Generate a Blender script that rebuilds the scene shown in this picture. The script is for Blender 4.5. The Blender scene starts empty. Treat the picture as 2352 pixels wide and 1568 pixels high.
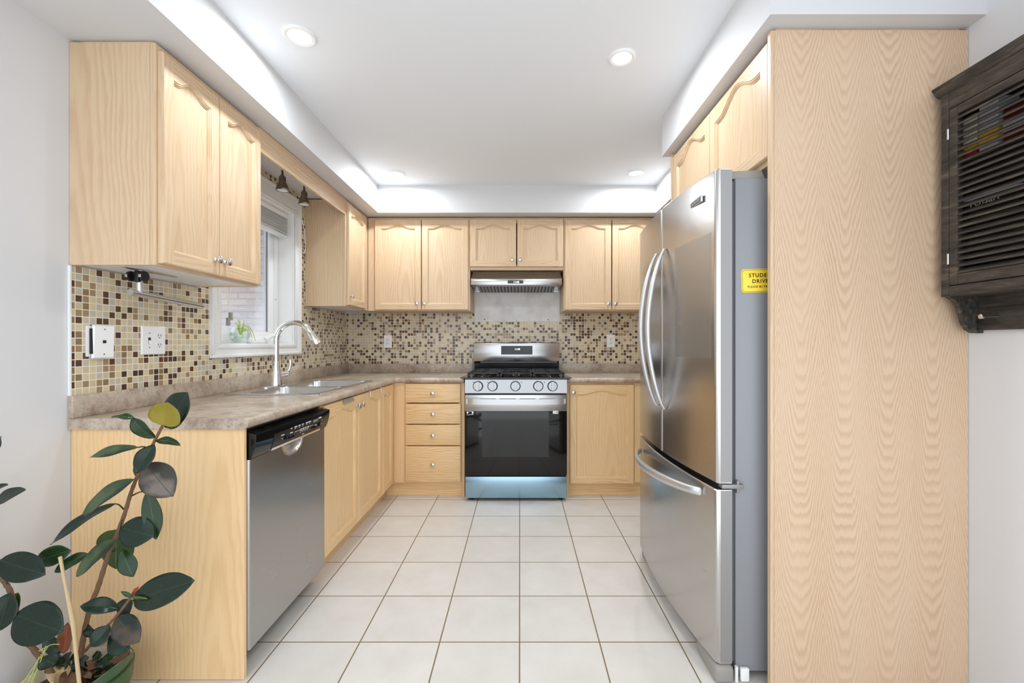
import bpy, bmesh, math, random
from mathutils import Vector, Matrix
R = random.Random(7)
PI = math.pi
SC = bpy.context.scene
COL = SC.collection
F, VX, VY, H = 1005.0, 1194.0, 789.0, 1.174      # focal length and vanishing point in photo pixels, eye height in metres

# ------------------------------------------------------------------ camera, world, exposure
cam = bpy.data.cameras.new('camera'); camo = bpy.data.objects.new('camera', cam); COL.objects.link(camo)
camo.location = (0, 0, H); camo.rotation_euler = (PI/2, 0, 0)
cam.sensor_fit = 'HORIZONTAL'; cam.sensor_width = 36; cam.lens = 36*F/2352
cam.shift_x = -(VX-1176)/2352; cam.shift_y = (VY-784)/2352; cam.clip_start = .02
SC.camera = camo
w = bpy.data.worlds.new('world'); SC.world = w; w.use_nodes = True
w.node_tree.nodes['Background'].inputs[0].default_value = (.885, .94, 1, 1)
w.node_tree.nodes['Background'].inputs[1].default_value = 1.55
vs = SC.view_settings; vs.view_transform = 'Standard'; vs.look = 'None'; vs.gamma = 1; vs.exposure = 0.5; vs.use_curve_mapping = False
SC.cycles.use_denoising = True; SC.cycles.max_bounces = 10; SC.cycles.diffuse_bounces = 6; SC.cycles.transparent_max_bounces = 12
SC.cycles.caustics_reflective = True; SC.cycles.caustics_refractive = False
LAMP_W = 5.6                                    # watts of each recessed lamp

# ------------------------------------------------------------------ materials
def lin(r, g, b):
    f = lambda v: (v/255/12.92 if v/255 <= .04045 else ((v/255+.055)/1.055)**2.4)
    return (f(r), f(g), f(b), 1)
class NT:
    def __init__(s, name):
        s.m = bpy.data.materials.new(name); s.m.use_nodes = True; s.t = s.m.node_tree
        s.bsdf = s.t.nodes['Principled BSDF']; s.out = s.t.nodes['Material Output']
    def n(s, typ, ins=None, out=0, **kw):
        nd = s.t.nodes.new(typ)
        for k, v in kw.items(): setattr(nd, k, v)
        for k, v in (ins or {}).items(): s.put(nd.inputs[k], v)
        return nd.outputs[out] if out is not None else nd
    def put(s, sock, v):
        if isinstance(v, bpy.types.NodeSocket): s.t.links.new(v, sock)
        else: sock.default_value = v
    def m_(s, op, a, b=0.0, c=0.0): return s.n('ShaderNodeMath', {0: a, 1: b, 2: c}, operation=op)
    def mix(s, f, a, b, blend='MIX'):
        nd = s.n('ShaderNodeMix', None, None, data_type='RGBA', blend_type=blend)
        s.put(nd.inputs[0], f); s.put(nd.inputs[6], a); s.put(nd.inputs[7], b); return nd.outputs[2]
    def ramp(s, f, stops, interp='LINEAR'):
        nd = s.n('ShaderNodeValToRGB', {0: f}, None); cr = nd.color_ramp; cr.interpolation = interp
        while len(cr.elements) < len(stops): cr.elements.new(.5)
        for e, (p, c) in zip(cr.elements, stops): e.position = p; e.color = c
        return nd.outputs[0]
    def xyz(s, v):
        nd = s.n('ShaderNodeSeparateXYZ', {0: v}, None); return nd.outputs
    def vec(s, x, y, z): return s.n('ShaderNodeCombineXYZ', {0: x, 1: y, 2: z})
    def noise(s, v, scale=5, detail=3, rough=.5, out=0): return s.n('ShaderNodeTexNoise', {'Vector': v, 'Scale': scale, 'Detail': detail, 'Roughness': rough}, out)
    def obj(s): return s.n('ShaderNodeTexCoord', None, 3)
    def pos(s): return s.n('ShaderNodeNewGeometry', None, 0)
    def rnd(s): return s.n('ShaderNodeObjectInfo', None, 5)
    def bump(s, h, strength=.2, dist=.002):
        b = s.n('ShaderNodeBump', {'Height': h, 'Strength': strength, 'Distance': dist}); s.put(s.bsdf.inputs['Normal'], b)
    def set(s, **kw):
        for k, v in kw.items(): s.put(s.bsdf.inputs[k.replace('_', ' ')], v)
        return s
M = {}
def plain(name, col, rough=.5, metal=0., **kw):
    g = NT(name); g.set(Base_Color=col, Roughness=rough, Metallic=metal, **kw); M[name] = g.m; return g.m

def wood(name, base, dark, light, horiz=False, freq=64., veneer=False, contrast=1.):
    g = NT(name); p = g.obj(); x, y, z = g.xyz(p); rn = g.rnd()
    lat0 = g.m_('ADD', x, y); lon = z
    if horiz: lat0, lon = z, g.m_('ADD', x, y)
    if veneer: lat = g.m_('SUBTRACT', g.m_('PINGPONG', g.m_('ADD', lat0, .02), .0735), .0735)
    else: lat = g.m_('ADD', lat0, g.m_('MULTIPLY_ADD', rn, -.34, .02))
    off = g.m_('MULTIPLY', rn, 37.)
    wv = g.vec(g.m_('MULTIPLY', lat0, 3.0), off, g.m_('MULTIPLY', lon, .8))
    warp = g.m_('SUBTRACT', g.noise(wv, 3.2, 3, .55), .5)
    lat = g.m_('MULTIPLY_ADD', warp, .035 if veneer else .075, lat)
    if veneer: b = g.m_('ADD', g.m_('MULTIPLY', lon, -.21), .62)
    else: b = g.m_('ADD', g.m_('MULTIPLY', lon, .05), g.m_('MULTIPLY_ADD', rn, .05, .015))
    r = g.m_('SQRT', g.m_('ADD', g.m_('MULTIPLY', lat, lat), g.m_('MULTIPLY', b, b)))
    jit = g.noise(g.vec(g.m_('MULTIPLY', lat0, 330.), off, g.m_('MULTIPLY', lon, 6.)), 1., 3, .6)
    if veneer:
        a_ = g.m_('ABSOLUTE', lat); wz = g.noise(g.vec(g.m_('MULTIPLY', a_, 11.), 3., g.m_('MULTIPLY', lon, 1.5)), 1., 2, .45)
        f = g.m_('ADD', g.m_('MULTIPLY_ADD', g.m_('MULTIPLY', a_, a_), -48., lon), g.m_('MULTIPLY', wz, .30))
        ph = g.m_('MULTIPLY_ADD', f, 21., g.m_('MULTIPLY', jit, .75))
    else: ph = g.m_('MULTIPLY_ADD', r, freq, g.m_('MULTIPLY', jit, .8))
    fr = g.m_('FRACT', ph)
    ring = g.m_('MULTIPLY', g.n('ShaderNodeMapRange', {0: fr, 1: .2, 2: .8}, interpolation_type='SMOOTHSTEP'), g.n('ShaderNodeMapRange', {0: fr, 1: 1., 2: .80}))
    amp = g.noise(g.vec(g.m_('MULTIPLY', lat0, 5.), off, g.m_('MULTIPLY', lon, 1.2)), 2., 2)
    ring = g.m_('MULTIPLY', ring, g.m_('MULTIPLY', amp, (1.5 if veneer else 1.25)*contrast))
    pore = g.noise(g.vec(g.m_('MULTIPLY', lat0, 420.), off, g.m_('MULTIPLY', lon, 14.)), 1., 2, .6)
    pore = g.m_('MULTIPLY', g.n('ShaderNodeMapRange', {0: pore, 1: .50, 2: .74}), .42*contrast)
    band = g.noise(g.vec(g.m_('MULTIPLY', lat0, 9.), off, g.m_('MULTIPLY', lon, .5)), 1., 3)
    c = g.mix(g.m_('MULTIPLY', g.m_('SUBTRACT', band, .2), .9), base, light)
    c = g.mix(ring, c, dark)
    c = g.mix(pore, c, dark)
    c = g.mix(g.m_('MULTIPLY', g.m_('SUBTRACT', rn, .5), .0), c, dark)
    g.set(Base_Color=c, Roughness=.36); g.put(g.bsdf.inputs['Specular IOR Level'], .4)
    g.bump(g.m_('ADD', ring, pore), .06, .001)
    M[name] = g.m; return g.m
U = (lin(213, 185, 151), lin(188, 152, 114), lin(221, 197, 167))
wood('wood_upper', *U, contrast=.55); wood('wood_upper_rail', *U, horiz=True, contrast=.8)
B = (lin(234, 198, 148), lin(208, 162, 108), lin(240, 212, 168))  # same oak, tint raised in colour to stand in for light on lower cabinets
wood('wood_base', *B, contrast=.46); wood('wood_base_rail', *B, horiz=True, contrast=.75)
wood('wood_veneer', lin(212, 183, 154), lin(184, 150, 118), lin(219, 195, 168), veneer=True, contrast=.62)

g = NT('paint_wall'); g.set(Base_Color=lin(214, 214, 215), Roughness=.62); g.bump(g.noise(g.pos(), 260, 3), .05, .001); M['wall'] = g.m
g = NT('paint_ceiling'); g.set(Base_Color=lin(234, 237, 241), Roughness=.8); M['ceiling'] = g.m
g = NT('paint_scuffed'); p = g.pos()
g.set(Base_Color=g.mix(g.n('ShaderNodeMapRange', {0: g.noise(p, 9, 4), 1: .45, 2: .7}), lin(226, 225, 222), lin(206, 203, 200)), Roughness=.5); M['scuffed'] = g.m
plain('white_trim', lin(236, 236, 234), .32); plain('white_plastic', lin(240, 240, 239), .3)
plain('white_soft', lin(232, 232, 230), .5); plain('melamine', lin(226, 226, 226), .35)
plain('dark_slot', lin(30, 28, 27), .6); plain('black_gloss', lin(14, 13, 13), .08); plain('black_satin', lin(20, 20, 21), .32)
plain('black_iron', lin(36, 37, 40), .45); plain('black_plastic', lin(18, 18, 19), .4)
plain('chrome', (.86, .87, .88, 1), .06, 1.); plain('nickel', (.62, .61, .59, 1), .27, 1.)
plain('satin_handle', (.64, .64, .65, 1), .38, .85); plain('bronze', lin(132, 120, 106), .28, .9)
plain('grey_plastic', lin(150, 146, 140), .45); plain('fridge_side', lin(140, 142, 146), .42, .15)
plain('fridge_edge', lin(150, 149, 148), .36, .5); plain('door_gasket', lin(96, 98, 102), .6)
plain('yellow_sign', lin(246, 214, 62), .4); plain('sign_black', lin(22, 21, 18), .5)
plain('water_plant', lin(176, 196, 92), .45); plain('white_mark', lin(226, 226, 226), .5)
plain('brown_leaf', lin(134, 104, 76), .7); plain('bark', lin(112, 82, 58), .75); plain('stake', lin(196, 172, 132), .6)
plain('pot_green', lin(44, 82, 48), .3); plain('pot_cream', lin(222, 208, 180), .5); plain('grass_blade', lin(178, 190, 96), .5)
plain('led_white', (1, 1, 1, 1), .5, 0., Emission_Color=(.85, .9, 1, 1), Emission_Strength=2.2)
plain('lamp_lens', (1, 1, 1, 1), .5, 0., Emission_Color=(.98, .99, 1, 1), Emission_Strength=6.)
plain('oven_glass', lin(34, 34, 34), .06); plain('filter_metal', (.30, .30, .30, 1), .42, .85); plain('dial_metal', (.40, .40, .41, 1), .3, .9); plain('bulb', lin(232, 234, 236), .25)
plain('display', lin(26, 30, 40), .12); plain('display_key', lin(62, 68, 80), .3)

def steel(name, col, rough, along='z', streak=.05, metal=1., aniso=.4, smudge=.14):
    g = NT(name); p = g.obj(); x, y, z = g.xyz(p)
    if along == 'z': v = g.vec(g.m_('MULTIPLY', g.m_('ADD', x, y), 260.), 0., g.m_('MULTIPLY', z, 3.))
    else: v = g.vec(g.m_('MULTIPLY', g.m_('ADD', x, y), 3.), 0., g.m_('MULTIPLY', z, 260.))
    s_ = g.noise(v, 1., 2); big = g.noise(p, 4.5, 4)
    rr = g.m_('ADD', g.m_('MULTIPLY_ADD', s_, streak, rough-streak/2), g.m_('MULTIPLY', g.m_('SUBTRACT', big, .5), smudge))
    c = g.mix(s_, col, tuple(min(1, k*1.05) for k in col[:3])+(1,))
    g.set(Base_Color=c, Metallic=metal, Roughness=rr, Anisotropic=aniso)
    g.put(g.bsdf.inputs['Tangent'], g.n('ShaderNodeTangent', None, direction_type='RADIAL', axis='Z'))
    if along != 'z': g.put(g.bsdf.inputs['Anisotropic Rotation'], 0.0)
    M[name] = g.m; return g.m
steel('steel_fridge', (.54, .52, .50, 1), .24, 'x'); steel('steel_dishwasher', (.46, .45, .44, 1), .3, 'x')
steel('steel_range', (.50, .50, .505, 1), .2, 'x', smudge=.05); steel('steel_panel_dimmed', (.34, .34, .345, 1), .22, 'x', smudge=.05); steel('steel_sink', (.60, .60, .60, 1), .26, 'x')  # control panel: range steel darkened in colour to dim its bright reflection
steel('steel_film', (.33, .50, .62, 1), .24, 'x', smudge=.05)

# glass: thin clear pane
def thin_glass(name, tint, gl=.08, haze=None, k=.8):
    g = NT(name)
    tr = g.n('ShaderNodeBsdfTransparent', {0: tint}); gs = g.n('ShaderNodeBsdfGlossy', {0: (1, 1, 1, 1), 1: .02})
    fr = g.n('ShaderNodeFresnel', {0: 1.45})
    sh = g.n('ShaderNodeMixShader', {0: g.m_('MULTIPLY_ADD', fr, k, gl*.3), 1: tr, 2: gs})
    if haze:
        z = g.xyz(g.pos())[2]
        hz = g.m_('MULTIPLY', g.n('ShaderNodeMapRange', {0: z, 1: 1.60, 2: 1.22}), haze)
        df = g.n('ShaderNodeBsdfTranslucent', {0: (.95, .97, 1, 1)})
        sh = g.n('ShaderNodeMixShader', {0: hz, 1: sh, 2: df})
    g.t.links.new(sh, g.out.inputs[0]); M[name] = g.m
thin_glass('pane_glass', (.98, .99, 1, 1), haze=.12); thin_glass('bowl_glass', (.95, .975, .97, 1), .03, k=.3)
g = NT('film'); g.t.links.new(g.n('ShaderNodeMixShader', {0: .3, 1: g.n('ShaderNodeBsdfTransparent', {0: (1, 1, 1, 1)}), 2: g.n('ShaderNodeBsdfGlossy', {0: (.62, .6, .57, 1), 1: .42})}), g.out.inputs[0]); M['film'] = g.m

# mosaic: world position grid, one random shade per 25 mm tile
g = NT('mosaic'); p = g.pos(); x, y, z = g.xyz(p); P_ = .0254
u = g.m_('DIVIDE', g.m_('ADD', x, y), P_); v = g.m_('DIVIDE', z, P_)
fu = g.m_('FRACT', u); fv = g.m_('FRACT', v)
d = g.m_('MAXIMUM', g.m_('ABSOLUTE', g.m_('SUBTRACT', fu, .5)), g.m_('ABSOLUTE', g.m_('SUBTRACT', fv, .5)))
wn = g.n('ShaderNodeTexWhiteNoise', {'Vector': g.vec(g.m_('FLOOR', u), g.m_('FLOOR', v), 3.)}, 0, noise_dimensions='3D')
cell = g.ramp(wn, [(0, lin(222, 206, 168)), (.24, lin(212, 196, 160)), (.38, lin(204, 194, 174)), (.58, lin(168, 140, 104)), (.70, lin(146, 120, 84)), (.79, lin(92, 62, 42)), (.92, lin(78, 54, 40))], 'CONSTANT')
cell = g.mix(g.m_('MULTIPLY', g.noise(p, 300, 2), .18), cell, lin(120, 100, 76))
gr = g.n('ShaderNodeMapRange', {0: d, 1: .425, 2: .455})
g.set(Base_Color=g.mix(gr, cell, lin(232, 227, 216)), Roughness=g.m_('MULTIPLY_ADD', gr, .5, .16)); g.bump(g.m_('SUBTRACT', 1., gr), .35, .0015); M['mosaic'] = g.m

# floor tiles
g = NT('floor_tile'); p = g.pos(); x, y, z = g.xyz(p); T_ = .3142
u = g.m_('DIVIDE', g.m_('ADD', x, .001), T_); v = g.m_('DIVIDE', g.m_('SUBTRACT', y, 1.7224), T_)
fu = g.m_('FRACT', u); fv = g.m_('FRACT', v)
d = g.m_('MAXIMUM', g.m_('ABSOLUTE', g.m_('SUBTRACT', fu, .5)), g.m_('ABSOLUTE', g.m_('SUBTRACT', fv, .5)))
wn = g.n('ShaderNodeTexWhiteNoise', {'Vector': g.vec(g.m_('FLOOR', u), g.m_('FLOOR', v), 1.)}, 0, noise_dimensions='3D')
nz = g.noise(g.vec(x, g.m_('MULTIPLY', y, 1.), g.m_('MULTIPLY', wn, 9.)), 6., 5, .6)
c = g.ramp(nz, [(.3, lin(212, 206, 199)), (.5, lin(218, 213, 206)), (.7, lin(223, 218, 212))])
c = g.mix(g.m_('MULTIPLY', wn, .2), c, lin(208, 200, 191))
gr = g.n('ShaderNodeMapRange', {0: d, 1: .4905, 2: .4935})
g.set(Base_Color=g.mix(gr, c, lin(124, 104, 74)), Roughness=g.m_('MULTIPLY_ADD', gr, .4, .34)); g.bump(g.m_('SUBTRACT', 1., gr), .3, .002); M['floor'] = g.m

# laminate
g = NT('laminate'); p = g.pos()
n1 = g.noise(p, 7., 6, .62); n2 = g.noise(p, 38., 5, .7); n3 = g.noise(p, 150., 3, .6)
c = g.ramp(n1, [(.3, lin(146, 126, 108)), (.46, lin(174, 156, 138)), (.60, lin(194, 180, 162)), (.72, lin(158, 138, 120))])
c = g.mix(g.n('ShaderNodeMapRange', {0: n2, 1: .52, 2: .68, 4: .55}), c, lin(206, 194, 180))
c = g.mix(g.n('ShaderNodeMapRange', {0: n2, 1: .45, 2: .30, 4: .7}), c, lin(118, 98, 84))
c = g.mix(g.n('ShaderNodeMapRange', {0: n3, 1: .56, 2: .70, 4: .55}), c, lin(126, 106, 92))
g.set(Base_Color=c, Roughness=.3); M['laminate'] = g.m

# outside brick
g = NT('brick'); p = g.pos(); x, y, z = g.xyz(p)
bt = g.n('ShaderNodeTexBrick', {'Vector': g.vec(x, z, 0.), 'Color1': lin(192, 180, 178), 'Color2': lin(166, 150, 150), 'Mortar': lin(96, 90, 96), 'Scale': 1., 'Mortar Size': .008, 'Brick Width': .235, 'Row Height': .078}, 0)
c = g.mix(g.m_('MULTIPLY', g.noise(p, 22, 4, .7), .4), bt, lin(164, 152, 160), 'MIX'); g.set(Base_Color=c, Roughness=.9); M['brick'] = g.m

# old black painted wood
g = NT('black_wood'); p = g.obj(); x, y, z = g.xyz(p)
st = g.noise(g.vec(g.m_('MULTIPLY', x, 90.), g.m_('MULTIPLY', y, 8.), g.m_('MULTIPLY', z, 60.)), 1., 4, .7)
c = g.ramp(st, [(.35, lin(36, 34, 33)), (.55, lin(64, 59, 54)), (.72, lin(100, 90, 74))])
g.set(Base_Color=c, Roughness=.5); g.bump(st, .15, .001); M['black_wood'] = g.m

# leaves: x along the blade, |y| from the midrib
def leafmat(name, col, rib, back=None, rough=.17):
    g = NT(name); x, y, z = g.xyz(g.obj()); a = g.m_('ABSOLUTE', y)
    ribf = g.n('ShaderNodeMapRange', {0: a, 1: .0016, 2: .0005})
    vein = g.n('ShaderNodeTexWave', {'Vector': g.vec(g.m_('SUBTRACT', x, g.m_('MULTIPLY', a, .7)), 0., 0.), 'Scale': 55., 'Distortion': 1., 'Detail': 1.}, 1)
    nz = g.noise(g.obj(), 28, 3)
    c = g.mix(g.m_('MULTIPLY', nz, .55), col, tuple(k*.5 for k in col[:3])+(1,))
    if back: c = g.mix(g.n('ShaderNodeMapRange', {0: g.m_('ADD', g.noise(g.obj(), 16, 3), g.m_('MULTIPLY', a, -6.)), 1: .38, 2: .55}), c, back)
    c = g.mix(g.m_('MULTIPLY', ribf, .75), c, rib)
    g.set(Base_Color=c, Roughness=g.m_('MULTIPLY_ADD', nz, .2, rough)); g.bump(vein, .12, .001); g.put(g.bsdf.inputs['Specular IOR Level'], .38); M[name] = g.m
leafmat('leaf_dark', lin(18, 40, 26), lin(40, 62, 36)); leafmat('leaf_green', lin(30, 56, 28), lin(60, 86, 42))
leafmat('leaf_olive', lin(138, 124, 26), lin(140, 92, 48), rough=.4); leafmat('leaf_back', lin(56, 78, 26), lin(116, 126, 54), rough=.4)
leafmat('leaf_grey', lin(60, 57, 50), lin(42, 48, 36), lin(106, 95, 88), rough=.35); leafmat('leaf_worn', lin(30, 40, 34), lin(60, 66, 46), lin(72, 58, 46), rough=.25)
leafmat('leaf_red', lin(126, 72, 46), lin(186, 60, 50)); leafmat('leaf_dusty', lin(28, 50, 32), lin(58, 76, 46), lin(70, 84, 56), rough=.28)
g = NT('soil'); g.set(Base_Color=g.ramp(g.noise(g.obj(), 40, 5, .7), [(.35, lin(40, 30, 24)), (.6, lin(92, 74, 58))]), Roughness=.9); M['soil'] = g.m

# ------------------------------------------------------------------ mesh helpers
class MB:
    def __init__(s): s.bm = bmesh.new(); s.mi = 0
    def _f(s, vs):
        try: f = s.bm.faces.new(vs); f.material_index = s.mi; return f
        except ValueError: return None
    def poly(s, pts): return s._f([s.bm.verts.new(p) for p in pts])
    def box(s, x0, x1, y0, y1, z0, z1, b=0., seg=2):
        x0, x1 = min(x0, x1), max(x0, x1); y0, y1 = min(y0, y1), max(y0, y1); z0, z1 = min(z0, z1), max(z0, z1)
        v = [s.bm.verts.new(p) for p in ((x0,y0,z0),(x1,y0,z0),(x1,y1,z0),(x0,y1,z0),(x0,y0,z1),(x1,y0,z1),(x1,y1,z1),(x0,y1,z1))]
        fs = [s._f([v[i] for i in q]) for q in ((3,2,1,0),(4,5,6,7),(0,1,5,4),(1,2,6,5),(2,3,7,6),(3,0,4,7))]
        if b:
            b = min(b, .49*min(x1-x0, y1-y0, z1-z0))
            es = list({e for f in fs for e in f.edges})
            r = bmesh.ops.bevel(s.bm, geom=es, offset=b, segments=seg, profile=.5, affect='EDGES')
            for f in r['faces']: f.material_index = s.mi
        return s
    def loft(s, loops, cap0=True, cap1=True, closed=True):
        L = [[s.bm.verts.new(p) for p in lp] for lp in loops]; n = len(L[0])
        for a, b in zip(L, L[1:]):
            for i in range(n if closed else n-1):
                j = (i+1) % n; s._f([a[i], a[j], b[j], b[i]])
        if cap0: s._f(L[0][::-1])
        if cap1: s._f(L[-1])
        return s
    def prism(s, pts, ax, a0, a1):
        def P(p, a): return {'x': (a, p[0], p[1]), 'y': (p[0], a, p[1]), 'z': (p[0], p[1], a)}[ax]
        return s.loft([[P(p, a0) for p in pts], [P(p, a1) for p in pts]])
    def tube(s, pts, r, n=10, cap=True, flat=None):
        pts = [Vector(p) for p in pts]; m = len(pts); rs = r if isinstance(r, (list, tuple)) else [r]*m
        t = [(pts[min(i+1, m-1)]-pts[max(i-1, 0)]).normalized() for i in range(m)]
        up = Vector((0, 0, 1)) if abs(t[0].z) < .9 else Vector((1, 0, 0))
        nrm = (up - t[0]*up.dot(t[0])).normalized(); loops = []
        for i in range(m):
            nrm = (nrm - t[i]*nrm.dot(t[i])).normalized(); bi = t[i].cross(nrm)
            a, c = (rs[i], rs[i]) if flat is None else (rs[i]*flat[0], rs[i]*flat[1])
            loops.append([pts[i] + nrm*(a*math.cos(2*PI*k/n)) + bi*(c*math.sin(2*PI*k/n)) for k in range(n)])
        return s.loft(loops, cap, cap)
    def cyl(s, p0, p1, r0, r1=None, n=24, cap=True): return s.tube([p0, p1], [r0, r0 if r1 is None else r1], n, cap)
    def lathe(s, prof, c=(0, 0, 0), ax='z', n=32, sgn=1, cap=True):
        loops = []
        for r, h in prof:
            lp = []
            for k in range(n):
                a, b = max(r, 1e-5)*math.cos(2*PI*k/n), max(r, 1e-5)*math.sin(2*PI*k/n); h_ = h*sgn
                lp.append({'z': (c[0]+a, c[1]+b, c[2]+h_), 'y': (c[0]+a, c[1]+h_, c[2]+b), 'x': (c[0]+h_, c[1]+a, c[2]+b)}[ax])
            loops.append(lp)
        return s.loft(loops, cap, cap)
    def ell(s, c, rx, ry, rz, n=16, m=9):
        return s.loft([[(c[0]+rx*math.sin(PI*i/m)*math.cos(2*PI*k/n)+1e-6*k, c[1]+ry*math.sin(PI*i/m)*math.sin(2*PI*k/n), c[2]+rz*math.cos(PI*i/m)) for k in range(n)] for i in range(m+1)])
    def grid(s, fn, nu, nv, thick=None):
        def sheet(f): return [[s.bm.verts.new(f(i/nu, j/nv)) for j in range(nv+1)] for i in range(nu+1)]
        A = sheet(fn)
        for i in range(nu):
            for j in range(nv): s._f([A[i][j], A[i+1][j], A[i+1][j+1], A[i][j+1]])
        if thick:
            B_ = sheet(lambda a, b: Vector(fn(a, b)) + Vector(thick))
            for i in range(nu):
                for j in range(nv): s._f([B_[i][j+1], B_[i+1][j+1], B_[i+1][j], B_[i][j]])
            ra = [A[i][0] for i in range(nu+1)]+[A[nu][j] for j in range(1, nv+1)]+[A[i][nv] for i in range(nu-1, -1, -1)]+[A[0][j] for j in range(nv-1, 0, -1)]
            rb = [B_[i][0] for i in range(nu+1)]+[B_[nu][j] for j in range(1, nv+1)]+[B_[i][nv] for i in range(nu-1, -1, -1)]+[B_[0][j] for j in range(nv-1, 0, -1)]
            for i in range(len(ra)):
                j = (i+1) % len(ra); s._f([ra[j], ra[i], rb[i], rb[j]])
        return s
    def build(s, name, mats, parent=None, loc=None, world=False, ang=35, flatshade=False):
        if not isinstance(mats, (list, tuple)): mats = [mats]
        bmesh.ops.recalc_face_normals(s.bm, faces=s.bm.faces[:])
        L = Vector(loc) if loc is not None else (Vector(parent.location) if (parent is not None and world) else Vector((0, 0, 0)))
        for v in s.bm.verts: v.co -= L
        me = bpy.data.meshes.new(name); s.bm.to_mesh(me); s.bm.free()
        for m in mats: me.materials.append(M[m])
        if not flatshade:
            for p in me.polygons: p.use_smooth = True
            me.set_sharp_from_angle(angle=math.radians(ang))
        o = bpy.data.objects.new(name, me); COL.objects.link(o)
        if parent is not None:
            o.parent = parent; q = L
            if world:
                r = parent
                while r is not None: q = q - Vector(r.location); r = r.parent
            o.location = q
        else: o.location = L
        return o
def thing(name, label, cat, loc=(0, 0, 0), rz=0., group=None):
    o = bpy.data.objects.new(name, None); o.empty_display_size = .05; COL.objects.link(o)
    o.location = loc; o.rotation_euler = (0, 0, rz); o['label'] = label; o['category'] = cat
    if group: o['group'] = group
    return o
def tag(o, label, cat, group=None):
    o['label'] = label; o['category'] = cat
    if group: o['group'] = group
    return o
def struct(o): o['kind'] = 'structure'; return o
def tree(o):
    r = [o]
    for c in o.children: r += tree(c)
    return r
def dup(root, loc, label=None, rz=None):
    def cp(o, par):
        c = o.copy(); COL.objects.link(c); c.parent = par
        for ch in list(o.children): cp(ch, c)
        return c
    r = cp(root, None); r.location = loc
    if rz is not None: r.rotation_euler = (0, 0, rz)
    if label: r['label'] = label
    return r
def at(px, py, d): return Vector(((px-VX)*d/F, d, H-(py-VY)*d/F))     # the point at depth d behind a photo pixel
def text(name, body, mat, parent, loc, rot, size, depth=.0004, align='LEFT', space=1., bold=0.):
    cu = bpy.data.curves.new(name, 'FONT'); cu.body = body; cu.size = size; cu.extrude = depth; cu.align_x = align; cu.space_character = space; cu.offset = bold; cu.resolution_u = 3
    t = bpy.data.objects.new('tmp', cu); COL.objects.link(t)
    me = bpy.data.meshes.new_from_object(t.evaluated_get(bpy.context.evaluated_depsgraph_get())); me.name = name
    bpy.data.objects.remove(t); me.materials.clear(); me.materials.append(M[mat])
    o = bpy.data.objects.new(name, me); COL.objects.link(o); o.parent = parent
    q = Vector(loc); r = parent
    while r is not None: q = q - Vector(r.location); r = r.parent
    o.location = q; o.rotation_euler = rot; return o
ROT_F = (PI/2, 0, 0)               # lettering that faces the camera (-Y)
ROT_L = (PI/2, 0, PI/2)            # lettering on faces that look right (+X)
ROT_R = (PI/2, 0, -PI/2)           # lettering on faces that look left (-X)

# ------------------------------------------------------------------ the room
XL, XR, YB, ZC, ZS = -1.568, 1.501, 3.97, 2.453, 2.232
Y0 = .25
WY0, WY1, WZ0, WZ1 = 2.27, 3.02, 1.17, 2.07            # window opening
struct(MB().box(-3.2, 3.2, Y0-.6, YB+.12, -.08, 0).build('floor', 'floor'))
struct(MB().box(XL-.15, XR+.12, Y0, YB+.12, ZC, ZC+.1).build('ceiling', 'ceiling'))
m = MB(); a, b = XL-.15, XL
m.box(a, b, Y0, WY0, 0, ZC); m.box(a, b, WY1, YB+.12, 0, ZC); m.box(a, b, WY0, WY1, 0, WZ0); m.box(a, b, WY0, WY1, WZ1, ZC)
struct(m.build('wall_left', 'wall'))
m = MB(); m.box(XL, XR, YB, YB+.12, 0, ZC)
struct(m.build('wall_back', 'wall'))
struct(MB().box(XR, XR+.12, Y0, YB+.12, 0, ZC).build('wall_right', 'wall'))
struct(MB().box(XL, -1.146, Y0, YB, ZS, ZC).build('trim_1', 'wall'))                    # boxed soffits
struct(MB().box(-1.146, 1.10, 3.533, YB, ZS, ZC).build('trim_2', 'wall'))
struct(MB().box(1.10, XR, 2.478, YB, ZS, ZC).build('trim_3', 'wall'))
struct(MB().box(.805, XR, 1.406, 2.478, ZS, ZC).build('trim_4', 'wall'))
# bare painted patch of the back wall under the hood, with three screw holes
m = MB(); m.box(-.411, .362, YB-.006, YB, 1.376, 1.70)
m.mi = 1
for px, py, r in ((1113, 733, .0055), (1186, 736, .003), (1259, 734, .005)):
    q = at(px, py, YB-.006); m.cyl((q.x, YB-.0064, q.z), (q.x, YB-.004, q.z), r, n=10)
struct(m.build('trim_5', ['scuffed', 'dark_slot']))
struct(MB().box(-7, -1.9, 5.3, 5.5, -.3, 5).build('wall_outside', 'brick'))
# window in the left wall
win = struct(bpy.data.objects.new('window_1', None)); COL.objects.link(win); win.location = (XL, (WY0+WY1)/2, WZ0)
m = MB()
oy0, oy1, oz0, oz1 = 2.20, 3.10, 1.10, 2.183
for (y0, y1, z0, z1) in ((oy0, WY0, oz0, oz1), (WY1, oy1, oz0, oz1), (WY0, WY1, oz0, WZ0), (WY0, WY1, WZ1, oz1)):
    m.box(XL, XL+.016, y0, y1, z0, z1)
def ring(m, y0, y1, z0, z1, wd, x0, x1, b=.003):
    m.box(x0, x1, y0, y1, z0, z0+wd, b); m.box(x0, x1, y0, y1, z1-wd, z1, b); m.box(x0, x1, y0, y0+wd, z0+wd, z1-wd, b); m.box(x0, x1, y1-wd, y1, z0+wd, z1-wd, b)
ring(m, oy0, oy1, oz0, oz1, .018, XL+.014, XL+.026, .005)
ring(m, WY0-.022, WY1+.022, WZ0-.022, WZ1+.022, .022, XL+.01, XL+.021, .004)
m.build('casing', 'white_trim', win, world=True)
m = MB(); ring(m, WY0, WY1, WZ0, WZ1, .006, XL-.1, XL, 0); m.build('jamb', 'white_trim', win, world=True)
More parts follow.
